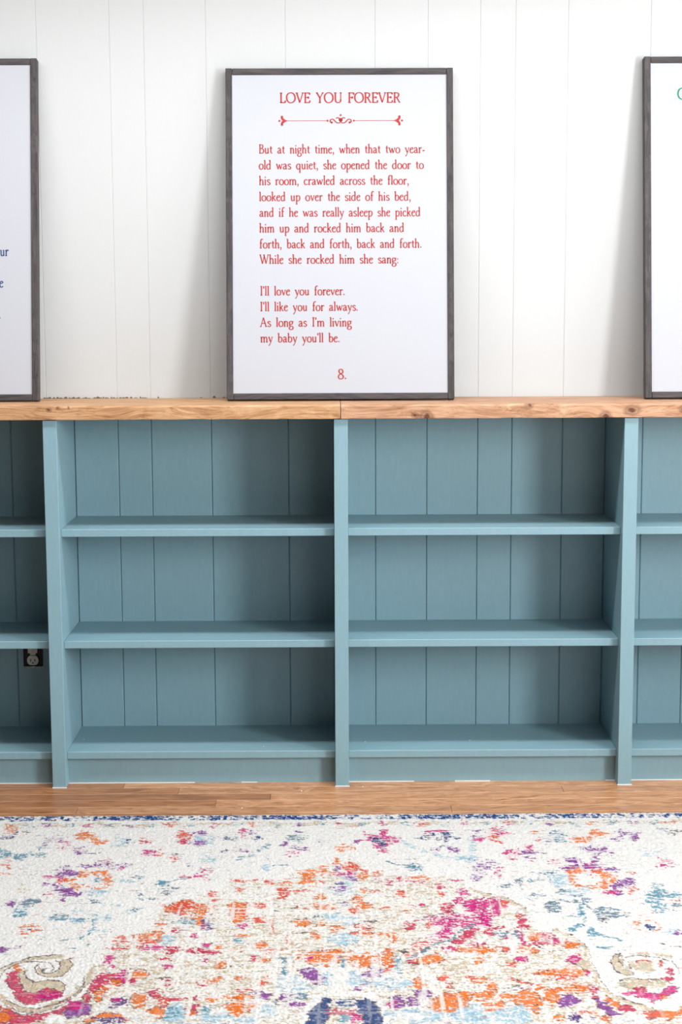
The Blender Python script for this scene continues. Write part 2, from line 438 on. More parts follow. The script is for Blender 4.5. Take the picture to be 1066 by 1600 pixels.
# ------------------------------------------------------------------ lettering: an old-style serif drawn with a broad nib
# glyph units: x-height 8, capitals and ascenders 13.6, descenders -5
def S(x, y, l=1.3, r=None): return [(x - l, y), (x + (l if r is None else r), y)]
GL = {
 'a': (7.4, [('c', [(1.0, 6.4), (2.4, 8.0), (4.2, 7.8), (5.2, 6.0)]), ('l', [(5.2, 6.2), (5.2, 1.4), (6.0, .3), (7.2, .6)]),
             ('c', [(5.2, 4.9), (2.6, 4.2), (.9, 2.3), (1.7, .4), (3.4, .5), (5.2, 2.0)])]),
 'b': (8.2, [('l', [(1.7, 13.8), (1.7, .6)]), ('l', [(.3, 13.0), (1.7, 13.7)]), ('c', [(1.7, 6.2), (3.8, 8.0), (6.2, 7.0), (7.0, 4.2), (6.0, 1.2), (3.8, .1), (1.7, 1.0)])]),
 'c': (6.8, [('c', [(5.9, 6.6), (4.2, 8.0), (2.0, 7.0), (.9, 4.1), (2.0, 1.0), (4.2, .1), (6.2, 1.6)])]),
 'd': (8.4, [('l', [(6.3, 13.8), (6.3, .6), (7.8, .5)]), ('l', [(4.9, 13.0), (6.3, 13.7)]), ('c', [(6.3, 6.8), (4.2, 8.0), (1.9, 6.9), (.8, 4.0), (1.8, .9), (3.8, .1), (6.3, 1.8)])]),
 'e': (6.8, [('l', [(1.1, 5.0), (5.9, 5.9)]), ('c', [(5.9, 5.9), (5.2, 7.6), (3.6, 8.1), (1.7, 6.8), (.8, 4.0), (1.8, 1.0), (3.9, .1), (6.2, 1.6)])]),
 'f': (5.4, [('l', [(2.3, 0), (2.3, 10.5)]), ('c', [(2.3, 10.3), (2.9, 12.8), (4.4, 13.8), (5.9, 13.0)]), ('l', [(.6, 7.8), (4.8, 7.8)]), ('l', S(2.3, .3, 1.6))]),
 'g': (7.6, [('c', [(3.4, 8.0), (1.3, 7.0), (1.0, 5.2), (2.0, 3.5), (3.6, 3.2), (5.5, 4.2), (5.7, 6.2), (4.9, 7.6), (3.4, 8.0)]), ('l', [(5.2, 7.3), (7.4, 7.9)]),
             ('c', [(2.0, 3.4), (1.2, 2.2), (2.4, 1.0), (4.8, .6), (6.6, -.8), (6.2, -3.4), (3.6, -4.6), (1.2, -3.8), (.7, -1.8), (2.6, .6)])]),
 'h': (8.2, [('l', [(1.6, 13.8), (1.6, 0)]), ('l', [(.2, 13.0), (1.6, 13.7)]), ('c', [(1.6, 5.8), (3.4, 7.9), (5.4, 7.6), (6.2, 5.4)]), ('l', [(6.2, 5.6), (6.2, 0)]), ('l', S(1.6, .3)), ('l', S(6.2, .3))]),
 'i': (3.8, [('l', [(1.8, 8.1), (1.8, 0)]), ('l', [(.4, 7.4), (1.8, 8.0)]), ('l', S(1.8, .3)), ('o', (1.7, 11.6, 1.05))]),
 'k': (7.8, [('l', [(1.6, 13.8), (1.6, 0)]), ('l', [(.2, 13.0), (1.6, 13.7)]), ('l', [(1.8, 3.8), (5.6, 7.6)]), ('l', [(3.0, 5.0), (6.4, .3), (7.6, .3)]), ('l', S(5.6, 7.7, 1.2)), ('l', S(1.6, .3))]),
 'l': (3.7, [('l', [(1.8, 13.8), (1.8, 0)]), ('l', [(.4, 13.0), (1.8, 13.7)]), ('l', S(1.8, .3))]),
 'm': (12.6, [('l', [(1.8, 8.1), (1.8, 0)]), ('l', [(.4, 7.4), (1.8, 8.0)]), ('c', [(1.8, 5.8), (3.5, 7.9), (5.4, 7.6), (6.2, 5.4)]), ('l', [(6.2, 5.6), (6.2, 0)]),
              ('c', [(6.2, 5.8), (7.9, 7.9), (9.8, 7.6), (10.6, 5.4)]), ('l', [(10.6, 5.6), (10.6, 0)]), ('l', S(1.8, .3)), ('l', S(6.2, .3)), ('l', S(10.6, .3))]),
 'n': (8.2, [('l', [(1.8, 8.1), (1.8, 0)]), ('l', [(.4, 7.4), (1.8, 8.0)]), ('c', [(1.8, 5.8), (3.5, 7.9), (5.4, 7.6), (6.2, 5.4)]), ('l', [(6.2, 5.6), (6.2, 0)]), ('l', S(1.8, .3)), ('l', S(6.2, .3))]),
 'o': (8.0, [('c', [(4.0, 8.0), (1.7, 6.9), (.8, 4.0), (1.7, 1.2), (4.0, .1), (6.3, 1.2), (7.2, 4.0), (6.3, 6.9), (4.0, 8.0)])]),
 'p': (8.2, [('l', [(1.8, 8.1), (1.8, -5)]), ('l', [(.4, 7.4), (1.8, 8.0)]), ('l', S(1.8, -4.8, 1.4)), ('c', [(1.8, 6.2), (3.9, 8.0), (6.3, 7.0), (7.1, 4.2), (6.1, 1.2), (3.9, .1), (1.8, 1.0)])]),
 'q': (8.2, [('l', [(6.3, 8.0), (6.3, -5)]), ('l', S(6.3, -4.8, 1.4)), ('c', [(6.3, 7.0), (4.2, 8.0), (1.9, 6.9), (.8, 4.0), (1.8, .9), (3.8, .1), (6.3, 1.8)])]),
 'r': (6.0, [('l', [(1.8, 8.1), (1.8, 0)]), ('l', [(.4, 7.4), (1.8, 8.0)]), ('c', [(1.8, 5.6), (3.2, 7.5), (4.6, 8.0), (5.6, 6.9)]), ('l', S(1.8, .3, 1.5))]),
 's': (6.2, [('c', [(5.2, 6.7), (3.6, 8.0), (1.5, 7.2), (1.5, 5.4), (3.2, 4.3), (5.0, 3.1), (5.1, 1.2), (3.0, .1), (.8, 1.5)])]),
 't': (5.2, [('l', [(2.3, 10.8), (2.3, 1.8), (3.0, .4), (4.9, .9)]), ('l', [(.4, 7.8), (4.8, 7.8)])]),
 'u': (8.2, [('l', [(1.7, 8.0), (1.7, 2.8)]), ('l', [(.4, 7.6), (1.7, 7.9)]), ('c', [(1.7, 3.0), (2.4, .7), (4.0, .2), (6.1, 2.0)]), ('l', [(6.1, 8.0), (6.1, .5), (7.6, .5)]), ('l', [(4.8, 7.6), (6.1, 7.9)])]),
 'v': (7.4, [('l', [(1.1, 7.8), (3.8, .2)]), ('t', [(3.8, .2), (6.4, 7.8)]), ('l', S(1.2, 7.7)), ('l', S(6.3, 7.7, 1.1))]),
 'w': (11.0, [('l', [(1.1, 7.8), (3.6, .2)]), ('t', [(3.6, .2), (5.6, 7.4)]), ('l', [(5.4, 7.4), (7.6, .2)]), ('t', [(7.6, .2), (10.0, 7.8)]), ('l', S(1.2, 7.7)), ('l', S(9.9, 7.7, 1.1))]),
 'y': (7.6, [('l', [(1.2, 7.8), (4.0, .6)]), ('t', [(6.6, 7.8), (3.6, -1.6), (1.6, -4.4)]), ('l', S(1.2, 7.7)), ('l', S(6.5, 7.7, 1.1)), ('o', (1.5, -4.2, .9))]),
 'j': (3.8, [('l', [(1.8, 8.1), (1.8, -3.5)])]),
 'B': (9.2, [('l', [(2.0, 13.6), (2.0, 0)]), ('l', [(.5, 13.3), (3.6, 13.3)]), ('l', [(.5, .3), (4, .3)]), ('c', [(3.2, 13.3), (6.2, 12.6), (6.6, 10.0), (5.2, 7.8), (2.2, 7.3)]), ('c', [(3.6, 7.4), (7.0, 6.4), (8.2, 3.8), (6.8, 1.0), (3.4, .3)])]),
 'W': (15.6, [('l', [(1.4, 13.4), (5.0, .2)]), ('t', [(5.0, .2), (8.0, 12.6)]), ('l', [(7.4, 13.4), (10.8, .2)]), ('t', [(10.8, .2), (14.2, 13.4)]), ('l', S(1.4, 13.3, 1.3)), ('l', S(14.2, 13.3, 1.3)), ('l', S(7.4, 13.3, 1.3))]),
 'I': (4.6, [('l', [(2.3, 13.6), (2.3, 0)]), ('l', S(2.3, 13.3, 1.7)), ('l', S(2.3, .3, 1.7))]),
 'A': (11.4, [('t', [(1.2, .2), (5.4, 13.6)]), ('l', [(5.3, 13.6), (9.8, .2)]), ('l', [(2.8, 5.0), (8.2, 5.0)]), ('l', S(1.3, .3, 1.4)), ('l', S(9.8, .3, 1.6))]),
 'L': (9.0, [('l', [(2.2, 13.6), (2.2, 0)]), ('l', S(2.2, 13.3, 1.7)), ('l', [(.6, .4), (7.8, .4)]), ('l', [(7.6, .2), (8.2, 3.2)])]),
 'O': (13.4, [('c', [(6.7, 13.6), (3.4, 12.6), (1.2, 9.8), (.9, 6.4), (1.9, 2.8), (4.4, .5), (6.9, .1), (10.0, 1.2), (12.1, 3.8), (12.5, 7.2), (11.5, 10.8), (9.2, 13.0), (6.7, 13.6)])]),
 'V': (11.0, [('l', [(1.4, 13.3), (5.6, .2)]), ('t', [(5.6, .2), (9.8, 13.3)]), ('l', S(1.5, 13.3, 1.5)), ('l', S(9.7, 13.3, 1.4))]),
 'E': (9.4, [('l', [(2.2, 13.6), (2.2, 0)]), ('l', [(.6, 13.3), (8.0, 13.3)]), ('l', [(8.0, 13.5), (8.2, 10.8)]), ('l', [(2.2, 7.2), (6.4, 7.2)]), ('l', [(6.4, 8.6), (6.4, 5.6)]), ('l', [(.6, .3), (8.2, .3)]), ('l', [(8.1, .2), (8.7, 3.2)])]),
 'Y': (11.0, [('l', [(1.4, 13.3), (5.5, 6.6)]), ('t', [(9.6, 13.3), (5.5, 6.4)]), ('l', [(5.5, 7.0), (5.5, 0)]), ('l', S(1.5, 13.3, 1.5)), ('l', S(9.5, 13.3, 1.4)), ('l', S(5.5, .3, 1.8))]),
 'U': (12.2, [('l', [(2.4, 13.3), (2.4, 4.6)]), ('c', [(2.4, 5.0), (3.2, 1.4), (6.2, .1), (9.2, 1.4), (9.9, 4.6)]), ('t', [(9.9, 4.2), (9.9, 13.3)]), ('l', S(2.4, 13.3, 1.7)), ('l', S(9.9, 13.3, 1.5))]),
 'F': (8.8, [('l', [(2.2, 13.6), (2.2, 0)]), ('l', [(.6, 13.3), (8.0, 13.3)]), ('l', [(8.0, 13.5), (8.3, 10.6)]), ('l', [(2.2, 7.0), (6.2, 7.0)]), ('l', [(6.2, 8.4), (6.2, 5.4)]), ('l', S(2.2, .3, 1.8))]),
 'R': (10.4, [('l', [(2.2, 13.6), (2.2, 0)]), ('l', [(.6, 13.3), (4.4, 13.3)]), ('c', [(4.0, 13.3), (7.2, 12.4), (7.8, 9.8), (6.2, 7.4), (2.4, 6.9)]), ('l', [(5.0, 7.0), (8.8, .4), (10.2, .3)]), ('l', S(2.2, .3, 1.7))]),
 'G': (12.6, [('c', [(11.0, 10.8), (8.8, 13.2), (5.8, 13.5), (2.4, 11.6), (.9, 7.0), (2.2, 2.4), (6.0, .1), (9.2, .6), (10.8, 2.0)]), ('l', [(10.8, 5.8), (10.8, .8)]), ('l', S(10.8, 5.8, 1.8))]),
 '8': (8.4, [('c', [(4.3, 7.2), (6.4, 8.6), (6.7, 11.0), (5.8, 13.0), (4.2, 13.6), (2.4, 12.8), (1.8, 10.8), (2.6, 8.6), (5.0, 6.6), (7.2, 4.6), (7.0, 1.6), (4.2, .1), (1.4, 1.4), (1.2, 4.4), (2.6, 6.2), (4.3, 7.2)])]),
 '.': (3.4, [('o', (1.6, .9, 1.05))]),
 ':': (3.6, [('o', (1.7, .9, 1.0)), ('o', (1.7, 6.4, 1.0))]),
 ',': (3.4, [('o', (1.6, .9, 1.05)), ('t', [(2.2, .8), (2.1, -1.0), (.9, -2.6)])]),
 "'": (2.8, [('l', [(1.4, 13.6), (1.2, 10.2)])]),
 '-': (5.0, [('l', [(.6, 3.6), (4.4, 3.9)]), ('l', [(.6, 3.1), (4.4, 3.4)])]),
 ' ': (7.4, []),
}
def catmull(pts, n=6):
    P = [Vector(p) for p in pts]
    closed = (P[0] - P[-1]).length < 1e-6
    out = []
    for i in range(len(P) - 1):
        p1, p2 = P[i], P[i + 1]
        p0 = P[i - 1] if i > 0 else (P[-2] if closed else p1 * 2 - p2)
        p3 = P[i + 2] if i + 2 < len(P) else (P[1] if closed else p2 * 2 - p1)
        for k in range(n):
            t = k / n
            out.append(0.5 * ((2 * p1) + (p2 - p0) * t + (2 * p0 - 5 * p1 + 4 * p2 - p3) * t * t + (3 * p1 - p0 - 3 * p2 + p3) * t ** 3))
    out.append(P[-1])
    return out

def nib(bm, pts, xf, thick, thin):
    pts = [Vector(p) for p in pts]
    n = len(pts)
    prev = None
    closed = (pts[0] - pts[-1]).length < 1e-6
    for i, p in enumerate(pts):
        if 0 < i < n - 1: d = pts[i + 1] - pts[i - 1]
        elif closed: d = pts[1] - pts[-2]
        elif i == 0: d = pts[1] - pts[0]
        else: d = pts[-1] - pts[-2]
        d.normalize()
        w = math.sqrt((thick * d.y) ** 2 + (thin * d.x) ** 2) * 0.5
        nrm = Vector((-d.y, d.x)) * w
        a, b = bm.verts.new(xf(p + nrm)), bm.verts.new(xf(p - nrm))
        if prev: bm.faces.new((prev[0], prev[1], b, a))
        prev = (a, b)

def dot(bm, cx, cy, rx, xf, ry=None, n=12):
    ry = ry or rx
    bm.faces.new([bm.verts.new(xf(Vector((cx + rx * math.cos(2 * math.pi * i / n), cy + ry * math.sin(2 * math.pi * i / n))))) for i in range(n)])

def text_mesh(text, x_left, x_right, base, unit, thick=2.05, thin=1.15, y=-0.0006, gap=0.25):
    """Lettering on the sign face (local x, z); the line is fitted between x_left and x_right."""
    total = sum(GL[c][0] + gap for c in text) - gap
    sx = (x_right - x_left) / (total - 1.0)
    bm = bmesh.new()
    cur = -.5
    for ch in text:
        adv, strokes = GL[ch]
        def xf(p, cur=cur): return (x_left + (cur + p.x) * sx, y, base + p.y * unit)
        for kind, data in strokes:
            if kind == 'c': nib(bm, catmull(data), xf, thick, thin)
            elif kind == 'l': nib(bm, data, xf, thick, thin)
            elif kind == 't': nib(bm, data, xf, thin * 1.05, thin)
            else: dot(bm, data[0], data[1], data[2], xf)
        cur += adv + gap
    bmesh.ops.recalc_face_normals(bm, faces=bm.faces)
    for f in bm.faces:
        if f.normal.y > 0: f.normal_flip()
    return bm

# ------------------------------------------------------------------ the leaning signs
def leaning_sign(x0, x1, y_foot, length, label, thick=0.030, fw_=0.0182):
    lean = math.asin((W - 0.001 - thick - y_foot) / length)
    zf = ZT + thick * math.sin(lean) + .0004
    root = empty('framed_sign', ((x0 + x1) / 2, y_foot, zf), -lean)
    tag(root, label, 'sign', 'framed storybook page signs leaning on the countertop')
    hw = (x1 - x0) / 2
    box('frame_stile', (-hw, -hw + fw_, 0, thick, 0, length), M_FRAME, root, bev=0.0012)
    box('frame_stile', (hw - fw_, hw, 0, thick, 0, length), M_FRAME, root, bev=0.0012)
    box('frame_rail', (-hw + fw_ + .0006, hw - fw_ - .0006, .0006, thick, .0004, fw_), M_FRAME_H, root, bev=0.0012)
    box('frame_rail', (-hw + fw_ + .0006, hw - fw_ - .0006, .0006, thick, length - fw_, length - .0004), M_FRAME_H, root, bev=0.0012)
    box('printed_panel', (-hw + fw_ - .002, hw - fw_ + .002, .004, .010, fw_ - .002, length - fw_ + .002), M_PANEL, root)
    Rm = Matrix.Translation(root.location) @ Matrix.Rotation(-lean, 4, 'X')
    inv = Rm.inverted()
    p0 = Rm @ Vector((0, .004, 0))
    n = (Rm.to_3x3() @ Vector((0, -1, 0)))
    def loc(px, py):
        q = inv @ on_plane(px, py, p0, n)
        return q.x, q.z
    return root, loc

TY = .0036
sign, loc = leaning_sign(-.3215, .3235, .146, .9395, 'middle framed sign headed LOVE YOU FOREVER in red letters')
LINES = [('But at night time, when that two year-', 405, 664, 240.0, 239.0), ('old was quiet, she opened the door to', 405, 662, 264.5, 264.0),
         ('his room, crawled across the floor,', 405.5, 639, 289.0, 288.5), ('looked up over the side of his bed,', 405.5, 642, 314.0, 313.5),
         ('and if he was really asleep she picked', 406, 657, 338.5, 338.0), ('him up and rocked him back and', 406, 631.5, 363.0, 362.5),
         ('forth, back and forth, back and forth.', 406, 659, 388.0, 387.0), ('While she rocked him she sang:', 406, 623, 412.0, 411.5),
         ("I'll love you forever.", 407, 539, 461.5, 461.0), ("I'll like you for always.", 407, 559.5, 486.0, 485.5),
         ("As long as I'm living", 407, 549.5, 510.5, 510.0), ("my baby you'll be.", 407.5, 531, 535.0, 534.5)]
for s, xa, xb, ya, yb in LINES:
    l, b0 = loc(xa, ya)
    r_, b1 = loc(xb, yb)
    o = obj('text_line', text_mesh(s, l, r_, (b0 + b1) / 2, .0019, y=TY), M_RED, sign)
l, b0 = loc(437.5, 160.8); r_, b1 = loc(625.5, 160.2)
obj('title_text', text_mesh('LOVE YOU FOREVER', l, r_, (b0 + b1) / 2, .0021, thick=2.2, thin=1.3, y=TY, gap=.1), M_RED, sign)
l, b0 = loc(528.5, 592.3); r_, _ = loc(541.5, 592.3)
obj('page_number', text_mesh('8.', l, r_, b0, .00205, y=TY, thick=1.9), M_RED, sign)
# flourish under the title (units: photo pixels around its centre)
cx, cz = loc(532.5, 188.6)
u_ = .00182
bm = bmesh.new()
def fx(p): return (cx + p.x * u_, TY, cz + p.y * u_)
for s in (-1, 1):
    nib(bm, [(s * 22, 0), (s * 84, 0)], fx, .9, .75)
    dot(bm, s * 20.5, 0, 1.6, fx)
    dot(bm, s * 95.5, 0, 1.7, fx, 1.6)
    dot(bm, s * 91.5, 6.2, 2.0, fx, 1.9)
    dot(bm, s * 91.5, -6.0, 2.0, fx, 1.9)
    bm.faces.new([bm.verts.new(fx(Vector((s * a, b)))) for a, b in ((82, 0), (86, 1.4), (90, 4.6), (93.5, 5.6), (92.5, 2.0), (90.5, 0), (92.5, -2.0), (93.5, -5.6), (90, -4.6), (86, -1.4))])
    nib(bm, catmull([(s * 1, -3.2), (s * 5.5, -3.4), (s * 9, -.6), (s * 12, 2.2), (s * 15.6, 1.4), (s * 16.2, -1.6), (s * 13.8, -3.2)]), fx, 2.1, 1.5)
    dot(bm, s * 13.9, -2.8, 1.7, fx)
    nib(bm, catmull([(s * 1, .6), (s * 2.4, 3.6), (s * 5.0, 4.8), (s * 7.0, 3.4)]), fx, 1.9, 1.5)
dot(bm, 0, 8.6, 1.6, fx)
dot(bm, 0, 1.4, 3.2, fx, 3.0)
bm.faces.new([bm.verts.new(fx(Vector(p))) for p in ((-3.0, .6), (3.0, .6), (1.2, -2.2), (0, -3.6), (-1.2, -2.2))])
bmesh.ops.recalc_face_normals(bm, faces=bm.faces)
for f in bm.faces:
    if f.normal.y > 0: f.normal_flip()
obj('flourish', bm, M_RED, sign)

sign_l, loc = leaning_sign(-1.501, -.8555, .155, .968, 'framed sign at the left edge with navy letters ending its lines')
for s, xa, xb, yb, un in (('ur', 0.6, 13.2, 400, .0021), ('e', -.6, 5.0, 449, .0021), ('.', -2.0, 1.2, 498, .0021)):
    l, b0 = loc(xa, yb); r_, b1 = loc(xb, yb)
    obj('text_fragment', text_mesh(s, l, r_, b0, un, y=TY), M_NAVY, sign_l)
sign_r, loc = leaning_sign(.866, 1.511, .150, .968, 'framed sign at the right edge with one green capital letter showing')
l, b0 = loc(1059.2, 155.5); r_, b1 = loc(1074, 155.5)
obj('text_fragment', text_mesh('G', l, r_, b0, .0024, y=TY), M_GREEN, sign_r)

# ------------------------------------------------------------------ outlet on the back of the left bay
ox, oz = -.921, .334
out = empty('electrical_outlet', (ox, W, oz))
tag(out, 'bare white duplex outlet in a black box on the back of the leftmost bay', 'outlet')
bm = bmesh.new()
for d in ((-.0285, -.0262, -.004, 0, -.052, .052), (.0262, .0285, -.004, 0, -.052, .052), (-.0285, .0285, -.004, 0, -.052, -.0495), (-.0285, .0285, -.004, 0, .0495, .052), (-.027, .027, -.0012, 0, -.051, .051)):
    add_box(bm, *d)
obj('junction_box', bm, M_BLACK, out)
bm = bmesh.new()
add_box(bm, -.0085, .0085, -.005, -.0035, -.0475, .0475)
obj('mounting_strap', bm, M_METAL, out)
for s in (-1, 1):
    bm = bmesh.new()
    n = 24
    pts = []
    for i in range(n):
        a = 2 * math.pi * i / n
        pts.append((.0170 * math.cos(a), max(-.0142, min(.0142, .0170 * math.sin(a)))))
    f0 = [bm.verts.new((x, -.0095, z + s * .0285 - .004)) for x, z in pts]
    f1 = [bm.verts.new((x, -.0045, z + s * .0285 - .004)) for x, z in pts]
    bm.faces.new(f0)
    for i in range(n): bm.faces.new((f0[i], f1[i], f1[(i + 1) % n], f0[(i + 1) % n]))
    bmesh.ops.recalc_face_normals(bm, faces=bm.faces)
    face = obj('receptacle_face', bm, M_OUTLET, out)
    bm = bmesh.new()
    zc_ = s * .0285 - .004
    add_box(bm, -.0075, -.0052, -.0099, -.0094, zc_ - .0035, zc_ + .0045)
    add_box(bm, .0052, .0075, -.0099, -.0094, zc_ - .003, zc_ + .0040)
    add_disc(bm, 0, zc_ - .0075, -.0099, .0024, .0022, 12, .0005)
    obj('slots', bm, M_BLACK, face)
bm = bmesh.new()
add_box(bm, -.0140, .0140, -.0085, -.0045, -.0105, .0030)
obj('receptacle_bridge', bm, M_OUTLET, out)
bm = bmesh.new()
add_disc(bm, 0, -.004, -.0095, .0028, .0028, 14, .0012)
obj('screw', bm, M_METAL, out)
bm = bmesh.new()
add_box(bm, -.020, -.009, -.0030, -.0005, -.0580, -.0545)
add_box(bm, .010, .021, -.0030, -.0005, -.0575, -.0540)
add_box(bm, -.003, .004, -.0030, -.0005, -.0570, -.0500)
obj('box_ear', bm, M_METAL, out)

